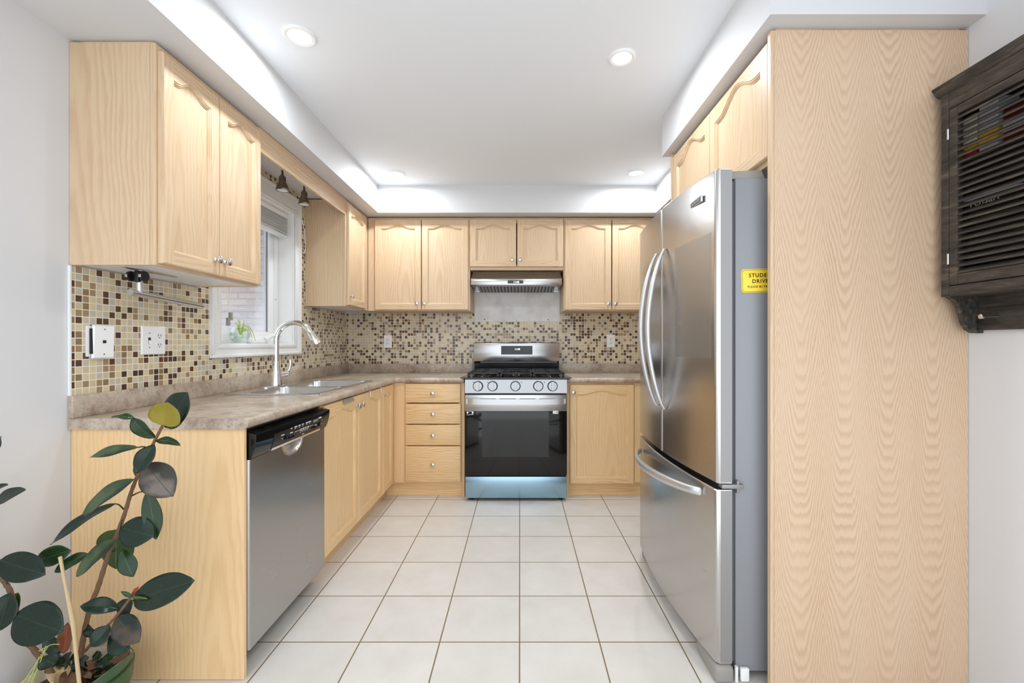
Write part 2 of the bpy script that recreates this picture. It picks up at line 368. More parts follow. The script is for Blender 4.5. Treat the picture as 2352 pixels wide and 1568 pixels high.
m = MB(); ring(m, WY0+.006, WY1-.006, WZ0+.006, WZ1-.006, .045, XL-.145, XL-.092); m.build('frame', 'white_plastic', win, world=True)
m = MB(); ring(m, WY0+.055, WY1-.055, WZ0+.03, WZ1-.055, .052, XL-.135, XL-.100)
sash = m.build('sash', 'white_plastic', win, world=True)
MB().box(XL-.121, XL-.117, WY0+.1, WY1-.1, WZ0+.06, WZ1-.1).build('pane', 'pane_glass', sash, world=True)
m = MB(); m.box(XL-.113, XL-.117, WY1-.1145, WY1-.1065, WZ0+.08, WZ1-.105); m.box(XL-.0925, XL-.0905, WY1-.05, WY1-.044, WZ0+.3, WZ0+.306); m.build('gasket', 'door_gasket', sash, world=True)
m = MB(); m.box(XL-.095, XL-.055, 2.66, 2.83, WZ0+.006, WZ0+.034, .008); m.tube([(XL-.06, 2.80, WZ0+.03), (XL-.035, 2.83, WZ0+.055), (XL-.03, 2.87, WZ0+.06)], [.016, .013, .009], 10); m.ell((XL-.03, 2.90, WZ0+.052), .010, .03, .009)
m.build('crank', 'white_soft', win, world=True)

# ------------------------------------------------------------------ cabinets (local frame: x along the wall, front towards -y, z up)
def arch(u, sh=.09):
    if u <= sh or u >= 1-sh: return 0.
    v = (u-sh)/(1-2*sh); return .5-.5*math.cos(2*PI*v)
def knob(parent, x, z, y=0.):
    m = MB(); m.lathe([(.0085, 0), (.0085, .002), (.005, .006), (.0048, .013), (.009, .016), (.0145, .0185), (.0155, .0215), (.0145, .0245), (.009, .027), (0, .028)], (0, 0, 0), 'y', 20, -1)
    o = m.build('knob', 'nickel', parent); o.location = (x, y, z); return o
def door(parent, x, z, w, h, y, kn=None, rise=.031, wd='upper', sw=.047, br=.047, tr=.073, t=.019, ov=0.):
    """one cathedral door, lower left corner at (x, y, z); outer frame mesh with a recessed panel and a knob as children"""
    V, Hh = 'wood_'+wd, 'wood_'+wd+'_rail'; c = .004; N = 28
    def loop(o, yy):
        pts = [(sw+o, yy, br+o), (w-sw-o, yy, br+o)]
        for i in range(N+1):
            u = 1-i/N; pts.append((sw+o+u*(w-2*sw-2*o), yy, h-tr-o+rise*arch(u)))
        return pts
    m = MB(); top = loop(0, -t)[2:]
    m.mi = 0
    m.poly([(c, -t, c), (sw, -t, c), (sw, -t, h-c), (c, -t, h-c)]); m.poly([(w-sw, -t, c), (w-c, -t, c), (w-c, -t, h-c), (w-sw, -t, h-c)])
    m.mi = 1
    m.poly([(sw, -t, c), (w-sw, -t, c), (w-sw, -t, br), (sw, -t, br)])
    for i in range(N): m.poly([top[i+1], top[i], (top[i][0], -t, h-c), (top[i+1][0], -t, h-c)])
    m.mi = 0
    rect = lambda i, yy: [(i, yy, i), (w-i, yy, i), (w-i, yy, h-i), (i, yy, h-i)]
    m.loft([rect(c, -t), rect(.0008, -t+.0035), rect(0, -t+.006), rect(0, 0)], False, True)
    m.loft([loop(0, -t), loop(.0015, -t+.003), loop(.0045, -t+.0034), loop(.0075, -t+.0085), loop(.010, -t+.0100), loop(.0105, -t+.0135)], False, False)
    bmesh.ops.remove_doubles(m.bm, verts=m.bm.verts[:], dist=1e-5)
    o = m.build('door', [V, Hh], parent); o.location = (x, y, z)
    m = MB(); pl = MB(); pl.loft([loop(.009, -t+.0128), loop(.009, -t+.0175)])
    m.bm.free(); p = pl.build('panel', V, o); p.location = (0, 0, 0)
    if kn: knob(o, kn[0], kn[1], -t)
    return o
def drawer(parent, x, z, w, h, y, t=.019):
    m = MB(); c = .006
    rect = lambda i, yy: [(i, yy, i), (w-i, yy, i), (w-i, yy, h-i), (i, yy, h-i)]
    m.loft([rect(c, -t), rect(c*.5, -t+.0015), rect(.001, -t+.005), rect(0, -t+.007), rect(0, 0)])
    o = m.build('drawer', 'wood_base_rail', parent); o.location = (x, y, z); knob(o, w/2, h/2, -t); return o
def upper(name, label, loc, rz, w, d, z0, z1, doors, wd='upper', rise=.031, white=True, group='oak wall cabinets'):
    """doors: (x, z, w, h, knob or None)"""
    t = thing(name, label, 'cabinet', loc, rz, group); V = 'wood_'+wd; ff = .019
    m = MB(); yb = -.0012
    m.box(0, .014, -d+ff, yb, z0, z1); m.box(w-.014, w, -d+ff, yb, z0, z1); m.box(.014, w-.014, -d+ff, yb, z1-.014, z1); m.box(.014, w-.014, -.010, yb, z0+.01, z1-.014)
    m.build('carcass', V, t)
    MB().box(.014, w-.014, -d+ff, -.0105, z0+.004, z0+.016).build('bottom_panel', 'melamine' if white else V, t)
    m = MB(); m.mi = 0
    sL = max(.04, min(q[0] for q in doors)+.015); sR = min(w-.04, max(q[0]+q[2] for q in doors)-.015)
    m.box(0, sL, -d, -d+ff, z0, z1, .0015, 1); m.box(sR, w, -d, -d+ff, z0, z1, .0015, 1)
    m.mi = 1; m.box(.04, w-.04, -d+.0002, -d+ff, z0, z0+.04); m.box(.04, w-.04, -d+.0002, -d+ff, z1-.045, z1)
    m.build('face_frame', [V, V+'_rail'], t)
    for (x, z, dw, dh, kn) in doors: door(t, x, z, dw, dh, -d-.0005, kn, rise, wd)
    return t
UB, UT = 1.448, 2.222
# left wall, near the camera; far end stands at y = 2.127
n0, n1 = 1.522, 2.124
lu = upper('wall_cabinet', 'large near oak wall cabinet on the left wall over the switch plates, two arched doors', (XL, n0, 0), PI/2, n1-n0, .300, UB, UT,
      [(.010, UB+.008, .288, .742, (.288-.026, .062)), (.302, UB+.008, .288, .742, (.026, .062))])
m = MB(); m.box(.01, n1-n0, -.285, -.035, UT, ZS-.001); m.build('top_strip', 'wood_upper_rail', lu)
f0 = 3.183
upper('wall_cabinet', 'single-door oak wall cabinet on the left wall between window and back corner', (XL, f0, 0), PI/2, .464, .300, UB, UT, [(.014, UB+.008, .36, .742, (.028, .066))])
# back wall
dB = .321
upper('wall_cabinet', 'oak wall cabinet on the back wall left of the range hood, two arched doors', (-1.2665, YB, 0), 0, .8505, dB, UB, UT,
      [(.0615, UB+.006, .386, .75, (.386-.034, .053)), (.4525, UB+.006, .386, .75, (.021, .053))], white=False)
upper('wall_cabinet', 'short oak wall cabinet above the range hood, two small arched doors', (-.415, YB, 0), 0, .779, dB, 1.788, UT,
      [(.001, 1.812, .384, .394, (.384-.034, .056)), (.393, 1.812, .384, .394, (.024, .056))], white=False)
upper('wall_cabinet', 'oak wall cabinet on the back wall right of the hood, partly hidden by the refrigerator', (.365, YB, 0), 0, .79, dB, UB, UT,
      [(.009, UB+.006, .386, .75, (.386-.026, .050)), (.402, UB+.006, .380, .75, (.026, .050))], white=False)
# over the refrigerator, on the right wall
upper('wall_cabinet', 'oak cabinet above the refrigerator with two wide arched doors', (XR, 2.418, 0), -PI/2, .932, .637, 1.795, UT,
      [(.012, 1.812, .455, .392, None), (.472, 1.812, .455, .392, None)], rise=.055)
# valance between the left wall cabinets
v = tag(MB().box(-1.285, -1.266, n1+.001, f0-.001, 2.112, UT+.006, .002).build('window_valance', 'wood_upper_rail', loc=(-1.275, 2.65, 2.112)), 'plain oak valance board bridging the cabinets above the sink window', 'valance')
# refrigerator end panels
fp = thing('end_panel', 'tall oak veneer panel standing at the near side of the refrigerator', 'panel', (1.17, 1.474, 0))
MB().box(.851, XR-.0015, 1.4635, 1.4825, .001, 2.222).build('board', 'wood_veneer', fp, world=True)
MB().box(.839, .851, 1.4635, 1.4835, .001, 2.222, .0015, 1).build('edge_strip', 'wood_upper', fp, world=True)
MB().box(.862, 1.478, 1.472, 1.482, 2.222, ZS-.0005).build('top_strip', 'wood_upper_rail', fp, world=True)
tag(MB().box(.842, XR-.001, 2.421, 2.440, .001, UT).build('end_panel', 'wood_upper', loc=(1.17, 2.43, 0)), 'oak panel at the far side of the refrigerator', 'panel')

# base cabinets
BT = .8755
def base(name, label, loc, rz, w, d, toe, doors=(), drawers=(), left_leg=False, right_leg=False, z0=.105, filler=None, carc0=0., toe_ext=0., toe_l=0.):
    t = thing(name, label, 'cabinet', loc, rz, 'oak base cabinets'); V = 'wood_base'; ff = .019
    m = MB(); yb = -.0012
    m.box(carc0, carc0+.016, -d+ff, yb, z0, BT); m.box(w-.016, w, -d+ff, yb, z0, BT); m.box(carc0+.016, w-.016, -.01, yb, z0, BT); m.box(carc0+.016, w-.016, -d+ff, -.01, z0, z0+.016)
    m.build('carcass', V, t)
    fr_ = list(doors)+list(drawers); sL = max(.04, min(q[0] for q in fr_)+.015); sR = min(w-.03, max(q[0]+q[2] for q in fr_)-.015)
    m = MB(); m.box(0, sL, -d, -d+ff, z0, BT, .0015, 1); m.box(sR, w, -d, -d+ff, z0, BT, .0015, 1)
    m.mi = 1; m.box(.04, w-.03, -d+.0002, -d+ff, z0, z0+.03); m.box(.04, w-.03, -d+.0002, -d+ff, BT-.03, BT)
    m.build('face_frame', [V, V+'_rail'], t)
    MB().box(-toe_l, w+toe_ext, -d+toe, -d+toe+.014, .0005, z0).build('toe_kick', V+'_rail', t)
    if left_leg: MB().box(-.019, -.0005, -d-.001, yb, .0005, BT).build('side_panel', V, t)
    if right_leg: MB().box(w+.0005, w+.019, -d-.001, yb, .0005, BT).build('side_panel', V, t)
    if filler: MB().box(filler[0], filler[1], -d-.004, -d-.0002, z0+.008, BT-.002).build('filler_strip', V, t)
    for q in doors: door(t, *q[:4], -d-.0005, q[4], .03, 'base')
    for q in drawers: drawer(t, *q, -d-.0005)
    return t
LX = .587                                                  # face frame depth on the left run
s0, s1 = 2.152, 3.068
base('base_cabinet', 'oak sink base cabinet under the sink, two arched doors', (XL, s0, 0), PI/2, s1-s0, LX, .055,
     [(.006, .112, .450, .757, (.450-.03, .757-.062)), (.462, .112, .444, .757, (.026, .757-.062))])
base('base_cabinet', 'narrow single-door oak base cabinet between sink cabinet and back corner', (XL, s1+.001, 0), PI/2, .30, LX, .055, [(.012, .112, .240, .757, (.026, .757-.06))], toe_ext=.0195)
base('base_cabinet', 'oak base cabinet with four drawers left of the range', (-.980, YB, 0), 0, .537, .611, .03, [],
     [(.103, .722, .425, .148), (.103, .560, .428, .155), (.103, .397, .428, .157), (.103, .116, .428, .275)], right_leg=True, filler=(.014, .095), toe_l=.054)
base('base_cabinet', 'single-door oak base cabinet between range and refrigerator', (.374, YB, 0), 0, .60, .611, .03, [(.008, .104, .490, .757, (.028, .757-.058))], left_leg=True, filler=(.506, .58))
m = MB(); m.box(XL+.0015, -.963, 1.527, 1.543, .001, BT, .0015, 1)
tag(m.build('end_panel', 'wood_base', loc=(-1.26, 1.535, 0)), 'oak end panel beside the dishwasher, behind the rubber plant', 'panel')

# worktops: flat slabs around the sink cut-out with a rolled front edge
CT, CB = .914, .876
def nose(n=10): return [(.019*math.cos(a), .895+.019*math.sin(a)) for a in [PI/2-PI*i/n for i in range(n+1)]]
SX0, SX1, SY0, SY1 = -1.492, -1.022, 2.225, 3.015          # sink cut-out
ex, ey, ex2 = -.9616, 3.337, -.424
m = MB(); N0 = 1.516
for (x0, x1, y0, y1) in ((XL+.001, ex, N0, SY0), (XL+.001, SX0, SY0, SY1), (SX1, ex, SY0, SY1), (XL+.001, ex, SY1, YB-.001), (ex, ex2, ey, YB-.001)):
    m.box(x0, x1, y0, y1, CB, CT)
pr = nose(); m.loft([[(ex+p[0], N0, p[1]) for p in pr], [(ex+p[0], ey, p[1]) for p in pr]]); m.loft([[(ex, ey-p[0], p[1]) for p in pr], [(ex2, ey-p[0], p[1]) for p in pr]])
wt = thing('worktop', 'brown marbled laminate L-shaped worktop running under the window to the range', 'worktop', (-1.26, 2.6, CB))
m.build('slab', 'laminate', wt, world=True, ang=40)
LIP = .993
m = MB(); m.box(XL+.0005, XL+.020, N0, YB-.001, CT, LIP, .003); m.box(XL+.02, ex2, YB-.020, YB-.0005, CT, LIP, .003); m.build('upstand', 'laminate', wt, world=True)
wt2 = thing('worktop', 'short brown marbled laminate worktop between range and refrigerator', 'worktop', (.9, 3.65, CB))
m = MB(); m.box(.352, XR-.001, ey, YB-.001, CB, CT); m.loft([[(.352, ey-p[0], p[1]) for p in pr], [(XR-.001, ey-p[0], p[1]) for p in pr]]); m.build('slab', 'laminate', wt2, world=True, ang=40)
m = MB(); m.box(.352, XR-.001, YB-.020, YB-.0005, CT, LIP, .003); m.build('upstand', 'laminate', wt2, world=True)

# tile
TT = .0065
m = MB(); a, b = XL+.0002, XL+TT
m.box(a, b, 1.522, oy0, LIP, UB-.001); m.box(a, b, oy0, oy1, LIP, oz0); m.box(a, b, oy1, YB-.0002, LIP, UB-.001)
m.box(a, b, n1+.001, oy0, UB-.001, ZS); m.box(a, b, oy1, f0-.001, UB-.001, ZS); m.box(a, b, oy0, oy1, oz1, ZS)
tag(m.build('tile_backsplash', 'mosaic'), 'brown and cream mosaic tile backsplash around the window on the left wall', 'backsplash')
m = MB(); m.box(XL+TT, -.411, YB-TT, YB-.0002, LIP, UB-.001); m.box(-.411, .362, YB-TT, YB-.0002, LIP, 1.376); m.box(.362, XR-.001, YB-TT, YB-.0002, LIP, UB-.001)
tag(m.build('tile_backsplash', 'mosaic'), 'brown and cream mosaic tile backsplash on the back wall behind the range', 'backsplash')
m = MB(); m.box(XL+.0005, XL+.009, 1.5165, 1.5219, LIP, UB-.002); struct(m.build('trim_6', 'white_trim'))

# ------------------------------------------------------------------ sink and tap
sk = thing('kitchen_sink', 'stainless steel double-bowl sink set in the worktop under the window', 'sink', ((SX0+SX1)/2, (SY0+SY1)/2, CT))
rx0, rx1, ry0, ry1 = SX0-.012, SX1+.012, SY0-.012, SY1+.012; zt = CT+.0055
def rrect(x0, x1, y0, y1, r, z, n=6):
    o = []
    for (cx, cy, a0) in ((x1-r, y1-r, 0), (x0+r, y1-r, PI/2), (x0+r, y0+r, PI), (x1-r, y0+r, 1.5*PI)):
        for i in range(n+1): a = a0+PI/2*i/n; o.append((cx+r*math.cos(a), cy+r*math.sin(a), z))
    return o
def toRect(lp, x0, x1, y0, y1):
    cx, cy = (x0+x1)/2, (y0+y1)/2; o = []
    n = len(lp)//4
    for k in range(4):
        c = [(x1, y1), (x0, y1), (x0, y0), (x1, y0)][k]
        for i in range(n): 
            p = lp[k*n+i]; half = (n-1)/2
            dx, dy = abs(p[0]-cx), abs(p[1]-cy)
            first = i < half
            if i == half: o.append((c[0], c[1], p[2]))
            elif (k in (0, 2)) == first: o.append((c[0], p[1], p[2]))
            else: o.append((p[0], c[1], p[2]))
    return o
ym = 2.60; bx0, bx1 = -1.405, rx1-.028
bowls = [(bx0, bx1, ry0+.028, ym-.010, ry0, ym), (bx0, bx1, ym+.010, ry1-.028, ym, ry1)]
m = MB()
m.loft([rrect(rx0, rx1, ry0, ry1, .022, CT+.0004), rrect(rx0, rx1, ry0, ry1, .022, CT+.003), rrect(rx0+.004, rx1-.004, ry0+.004, ry1-.004, .02, zt)], False, False)
rim = rrect(rx0+.004, rx1-.004, ry0+.004, ry1-.004, .02, zt)
m.box(rx0+.006, bx0-.02, ry0+.006, ry1-.006, zt-.004, zt)
for (x0, x1, y0, y1, Y0_, Y1_) in bowls:
    lp = rrect(x0, x1, y0, y1, .05, zt); m.loft([toRect(lp, bx0-.02, rx1-.0045, max(Y0_, ry0+.0045), min(Y1_, ry1-.0045)), lp], False, False)
m.build('rim', 'steel_sink', sk, world=True, ang=50)
for (x0, x1, y0, y1, _, _) in bowls:
    m = MB(); m.loft([rrect(x0, x1, y0, y1, .05, zt), rrect(x0+.003, x1-.003, y0+.003, y1-.003, .05, zt-.006), rrect(x0+.012, x1-.012, y0+.012, y1-.012, .05, zt-.15), rrect(x0+.035, x1-.035, y0+.035, y1-.035, .045, zt-.172), rrect(x0+.15, x1-.15, y0+.12, y1-.12, .03, zt-.176)], False, True)
    bw = m.build('bowl', 'steel_sink', sk, world=True, ang=60)
    MB().lathe([(.001, .0), (.038, 0), (.043, .003), (.045, .0)], ((x0+x1)/2, (y0+y1)/2, zt-.1755), 'z', 24).build('drain', 'chrome', bw, world=True)
FX, FY = -1.455, 2.612
q = thing('kitchen_tap', 'tall chrome gooseneck pull-down tap on the sink deck in front of the window', 'tap', (FX, FY, zt))
MB().loft([rrect(FX-.028, FX+.028, FY-.13, FY+.13, .027, zt+.0005), rrect(FX-.028, FX+.028, FY-.13, FY+.13, .027, zt+.005), rrect(FX-.022, FX+.022, FY-.124, FY+.124, .021, zt+.009)]).build('deck_plate', 'chrome', q, world=True)
MB().lathe([(.035, .009), (.034, .02), (.031, .05), (.026, .09), (.0205, .128), (.0205, .145), (.0195, .148), (.0155, .149)], (FX, FY, zt), 'z', 28).build('body', 'chrome', q, world=True)
R_ = .105; zc = 1.195; pts = [(FX, FY, zt+.14), (FX, FY, 1.10)] + [(FX+R_-R_*math.cos(a), FY+.004*a, zc+R_*math.sin(a)) for a in [PI*.86*i/18 for i in range(19)]]
MB().tube(pts, .0155, 16).build('spout', 'chrome', q, world=True)
e0 = Vector(pts[-1]); dr = (Vector(pts[-1])-Vector(pts[-2])).normalized()
m = MB(); m.tube([e0-dr*.004, e0+dr*.004, e0+dr*.03, e0+dr*.075, e0+dr*.082], [.0165, .0185, .0195, .026, .0235], 20); m.build('spray_head', 'chrome', q, world=True)
m = MB(); m.cyl((FX+.01, FY+.012, zt+.068), (FX+.018, FY+.075, zt+.072), .0175); m.cyl((FX+.018, FY+.075, zt+.072), (FX+.021, FY+.098, zt+.074), .019, .014)
m.tube([(FX+.02, FY+.09, zt+.075), (FX+.03, FY+.102, zt+.10), (FX+.034, FY+.104, zt+.135), (FX+.033, FY+.103, zt+.155)], [.008, .008, .009, .0075], 12, True, (1, .6)); m.build('lever', 'chrome', q, world=True)

# ------------------------------------------------------------------ dishwasher
DX, d0, d1 = -.957, 1.549, 2.146; dm = (d0+d1)/2
dw = thing('dishwasher', 'stainless steel dishwasher with black control panel at the end of the left counter', 'dishwasher', (-1.2, dm, 0))
MB().box(-1.52, DX-.03, d0+.004, d1-.004, .098, .868).build('body', 'black_plastic', dw, world=True)
def dwf(u, v):
    y = d0+(d1-d0)*u; z = .088+(.762-.088)*v
    a = (y-dm)/.085; b = (z-.765)/.052; rr = a*a+b*b
    dent = .022*math.sqrt(max(0, 1-rr)) if rr < 1 and b < 0 else 0
    eu = min(u, 1-u)*(d1-d0); ro = .004*(1-min(1, eu/.004))**2
    return (DX-dent-ro, y, z)
MB().grid(dwf, 150, 110, (-.028, 0, 0)).build('door', 'steel_dishwasher', dw, world=True, ang=60)
def pocket(u, v):
    y = dm+.083*(2*u-1); k = math.sqrt(max(0, 1-(2*u-1)**2)); z = .765-.0505*k*v
    rr = ((y-dm)/.085)**2+((z-.765)/.052)**2
    return (DX+.0006-.022*math.sqrt(max(0, 1-rr)), y, z)
o = MB().grid(pocket, 28, 12).build('grip_pocket', 'nickel', dw, world=True, ang=80)
def pan(z): return DX+.004+.020*math.sin(PI*min(1, max(0, (z-.765)/.16)))**.8
m = MB(); prof = [(DX-.03, .766)]+[(pan(z), z) for z in [.766+.0085*i for i in range(11)]]+[(DX-.004, .858), (DX-.03, .862)]
m.prism([(p[0], p[1]) for p in prof], 'y', d0, d1)
cp = m.build('control_panel', 'black_gloss', dw, world=True, ang=25)
m = MB(); m.prism([(pan(z)+.0015, z) for z in (.772, .78, .79, .80, .815, .83)]+[(pan(.83)-.01, .83), (pan(.772)-.01, .772)], 'y', d0+.115, d1-.07); m.build('key_panel', 'black_satin', cp, world=True)
m = MB(); m.prism([(pan(.767)-.004, .764), (pan(.767)+.003, .765), (pan(.774)+.004, .775), (pan(.774)-.004, .776)], 'y', d0+.12, d1-.075); m.build('trim_strip', 'chrome', cp, world=True)
m = MB()
def mark(y, z, wd, hh): m.box(pan(z)+.0012, pan(z)+.0022, y, y+wd, z, z+hh)
for i in range(4): mark(d0+.165+.006*i, .812, .0045, .0045)
mark(d0+.175, .798, .008, .005)
for y, wd in ((.222, .022), (.222, .018)): pass
mark(d0+.232, .808, .022, .005); mark(d0+.232, .826, .012, .004)
for k, (y, wd) in enumerate(((.262, .022), (.295, .016), (.325, .012), (.358, .022), (.385, .02))): mark(d0+y, .826, wd, .0045); mark(d0+y+.004, .8205, wd*.4, .002)
mark(d0+.27, .806, .05, .0014); mark(d0+.395, .806, .036, .0014)
for k in range(4):
    for r in range(3): mark(d0+.318+.02*k, .807-.0065*r, .013 if r < 2 else .006, .0038)
mark(d0+.345, .781, .02, .004); mark(d0+.268, .779, .006, .004)
for k in range(4):
    for r in range(2): mark(d0+.43+.012*k, .818+.007*r, .004, .004)
mark(d0+.48, .826, .026, .006); mark(d0+.45, .800, .02, .004); mark(d0+.515, .812, .006, .006); mark(d0+.515, .795, .006, .006)
m.build('markings', 'white_mark', cp, world=True)
for y, z, r in ((.200, .800, .0115), (.232, .793, .007), (.262, .792, .008), (.43, .795, .007), (.455, .793, .007), (.492, .800, .012)):
    b_ = MB(); b_.lathe([(r, 0), (r, .003), (r*.8, .0042), (r*.74, .0025), (0, .0025)], (pan(z)+.001, d0+y, z), 'x', 20); b_.build('button', 'black_gloss', cp, world=True)
MB().box(DX-.20, DX-.19, d0, d1, .001, .099).build('kick_plate', 'black_plastic', dw, world=True)

# ------------------------------------------------------------------ range
RX, RY = -.029, 3.258
rg = thing('gas_range', 'stainless steel gas range with black oven door between the base cabinets', 'range', (RX, 3.6, 0))
x0, x1 = RX-.380, RX+.380
m = MB(); m.box(x0+.002, x1-.002, RY+.032, 3.945, .045, .905); m.build('body', 'black_satin', rg, world=True)
for fx in (x0+.045, x1-.045):
    for fy in (RY+.06, 3.88): MB().lathe([(.022, .0005), (.025, .012), (.018, .02), (.014, .05)], (fx, fy, 0), 'z', 16).build('foot', 'black_plastic', rg, world=True)
MB().box(x0+.002, x1-.002, RY, RY+.03, .024, .184, .004).build('storage_drawer', 'steel_film', rg, world=True)
od = MB().box(x0, x1, RY, RY+.03, .192, .674, .003).build('oven_door', 'black_gloss', rg, world=True)
MB().box(x0+.125, x1-.135, RY-.0005, RY+.004, .33, .668).build('window', 'oven_glass', od, world=True)
m = MB(); m.box(x0, x1, RY-.004, RY+.03, .672, .794, .004); m.build('door_band', 'steel_range', od, world=True)
m = MB()
for k in range(4): m.box(x0+.11+.148*k, x0+.11+.148*k+.12, RY-.0045, RY, .7625, .7665)
m.build('vent_slots', 'dark_slot', od, world=True)
m = MB(); N = 26
def hb(i): u = i/N; return Vector((x0+.014+(x1-x0-.028)*u, RY-.012-.042*math.sin(PI*min(1, max(0, u)))**.35, .745))
secs = []
for i in range(N+1):
    p = hb(i); tp = .010 if i in (0, N) else .011
    secs.append([(p.x, p.y, .7475-.021), (p.x, p.y, .7475+.021), (p.x, p.y+tp, .7475+.019), (p.x, p.y+tp, .7475-.019)])
m.loft(secs); m.box(x0+.014, x0+.034, RY-.016, RY, .73, .765); m.box(x1-.034, x1-.014, RY-.016, RY, .73, .765)
m.build('handle', 'satin_handle', od, world=True, ang=40)
lab = MB().box(.246, .285, RY-.0048, RY-.0002, .653, .675).build('label', 'white_plastic', od, world=True)
m = MB(); m.box(.262, .266, RY-.0054, RY-.0046, .662, .668); m.box(.274, .280, RY-.0054, RY-.0046, .660, .669); m.build('label_print', 'display_key', lab, world=True)
m = MB()
for (a_, b_, zz) in ((-.396, -.344, .664),):
    m.box(a_, a_+.014, RY-.012, RY-.002, zz-.010, zz+.006, .003); m.box(b_-.014, b_, RY-.012, RY-.002, zz-.011, zz+.005, .003)
    m.tube([(a_, RY-.008, zz-.016), (a_+.015, RY-.010, zz-.021), (a_+.025, RY-.008, zz-.016), (b_, RY-.008, zz-.016)], .0018, 8); m.tube([(a_+.018, RY-.008, zz+.006), (b_-.012, RY-.010, zz+.009), (b_, RY-.008, zz+.002)], .0018, 8)
m.build('door_clip', 'chrome', od, world=True)
# sloped control panel with knobs
m = MB(); zt0, zb0 = .908, .806; m.prism([(RY-.002, zb0), (RY+.004, zt0), (RY+.05, zt0), (RY+.05, zb0)], 'x', x0, x1); m.build('control_panel', 'steel_panel_dimmed', rg, world=True, ang=20)
sl = Vector((0, .006, .102)).normalized(); nv = Vector((0, -.102, .006)).normalized()
for kx in (-.3115, -.2025, -.0330, .1370, .2435):
    c = Vector((kx, RY+.0008, .858)); m = MB()
    m.loft([[c+nv*h+Vector((r*math.cos(t), 0, 0))+sl*r*math.sin(t) for t in [2*PI*k/28 for k in range(28)]] for r, h in ((.0385, .0), (.0385, .004), (.036, .006))])
    kb = m.build('knob', 'black_satin', rg, world=True)
    m = MB(); m.loft([[c+nv*h+Vector((r*math.cos(t), 0, 0))+sl*r*math.sin(t) for t in [2*PI*k/28 for k in range(28)]] for r, h in ((.0335, .005), (.0335, .022), (.031, .026), (.0, .027))])
    gw = .0105
    m.loft([[c+nv*h+Vector((sx*gw*q_, 0, 0))+sl*(sy*.034*q_) for sx, sy in ((-1, -1), (1, -1), (1, 1), (-1, 1))] for h, q_ in ((.02, 1), (.036, 1), (.039, .9))])
    m.build('dial', 'dial_metal', kb, world=True, ang=40)
m = MB()
for kx in (-.346, -.239, .012, .183): m.box(kx-.006, kx+.006, RY+.0014, RY+.004, .884, .889)
m.build('dial_marks', 'display_key', rg, world=True)
# cooktop
m = MB(); m.loft([[(RX-.415, RY-.004, z), (RX+.415, RY-.004, z), (RX+.378, 3.87, z), (RX-.378, 3.87, z)] for z in (.9155, .922)]); m.box(x0+.002, x1-.002, RY-.002, 3.93, .906, .9155)
m.build('cooktop', 'black_gloss', rg, world=True)
ct = .922
for k, (bx, by, br) in enumerate(((-.25, 3.43, .042), (-.25, 3.70, .036), (0, 3.56, .05), (.25, 3.43, .042), (.25, 3.70, .036))):
    b_ = MB(); b_.lathe([(br*1.3, 0), (br*1.2, .006), (br, .008), (br, .014), (br*.9, .018), (0, .019)], (RX+bx, by, ct), 'z', 28); b_.build('burner', 'black_satin', rg, world=True)
for (a_, b_) in ((RX-.365, RX-.128), (RX-.122, RX+.122), (RX+.128, RX+.365)):
    m = MB(); ya, yb2 = RY+.04, 3.845; z1_ = ct+.034; bw_ = .012; cx = (a_+b_)/2
    for x in (a_, b_-bw_): m.box(x, x+bw_, ya, yb2, z1_-.012, z1_, .003)
    for y in (ya, yb2-bw_): m.box(a_, b_, y, y+bw_, z1_-.012, z1_, .003)
    m.box(a_, b_, (ya+yb2)/2-.006, (ya+yb2)/2+.006, z1_-.012, z1_, .003)
    for (x, y) in ((a_, ya), (b_-.018, ya), (a_, yb2-.018), (b_-.018, yb2-.018)): m.box(x, x+.018, y, y+.018, ct+.0002, z1_-.01, .003)
    for yc in ((3.43, 3.70) if abs(cx-RX) > .05 else (3.56,)):
        for k in range(4):
            an = PI/4+PI/2*k; r0, r1 = .022, .13
            m.tube([(cx+r0*math.cos(an), yc+r0*math.sin(an), z1_-.005), (cx+r1*.8*math.cos(an), yc+r1*math.sin(an), z1_-.006)], .0055, 6)
        m.box(a_+.01, cx-.03, yc-.005, yc+.005, z1_-.011, z1_-.001); m.box(cx+.03, b_-.01, yc-.005, yc+.005, z1_-.011, z1_-.001)
    m.build('grate', 'black_iron', rg, world=True)
# backguard
bz = 3.862
bg = MB(); bg.prism([(3.895, .916), (3.885, .96), (3.882, 1.0), (3.895, 1.018), (3.945, 1.018), (3.945, .916)], 'x', x0+.004, x1-.004); bg.build('back_riser', 'black_satin', rg, world=True)
m = MB(); m.box(x0+.001, x1-.001, bz, 3.945, 1.018, 1.1785, .004); cpn = m.build('backguard', 'steel_range', rg, world=True)
m = MB(); m.box(x0+.001, x1-.001, bz+.002, 3.944, 1.1785, 1.183); m.box(x0+.06, x1-.02, 3.868, 3.88, 1.004, 1.0175); m.build('backguard_trim', 'black_gloss', rg, world=True)
qa, qb = at(1151, 794, bz), at(1223, 814, bz)
dp = MB().box(qa.x, qb.x, bz-.0015, bz+.001, qb.z, qa.z).build('display', 'display', cpn, world=True)
text('clock_digits', '11:43', 'led_white', dp, (at(1182, 803.5, bz).x, bz-.0018, at(1182, 803.5, bz).z), ROT_F, .022)
m = MB()
for px, py in ((1168, 798), (1174, 798), (1168, 803), (1174, 803), (1168, 808), (1174, 808), (1180, 808), (1186, 807), (1199, 798), (1205, 798), (1199, 803), (1205, 803), (1205, 808), (1211, 808)):
    c = at(px, py, bz); m.box(c.x-.006, c.x+.006, bz-.0019, bz-.001, c.z-.0035, c.z+.0035)
c = at(1213, 801, bz); m.box(c.x-.015, c.x+.015, bz-.0019, bz-.001, c.z-.015, c.z+.015); m.build('key_marks', 'display_key', dp, world=True)

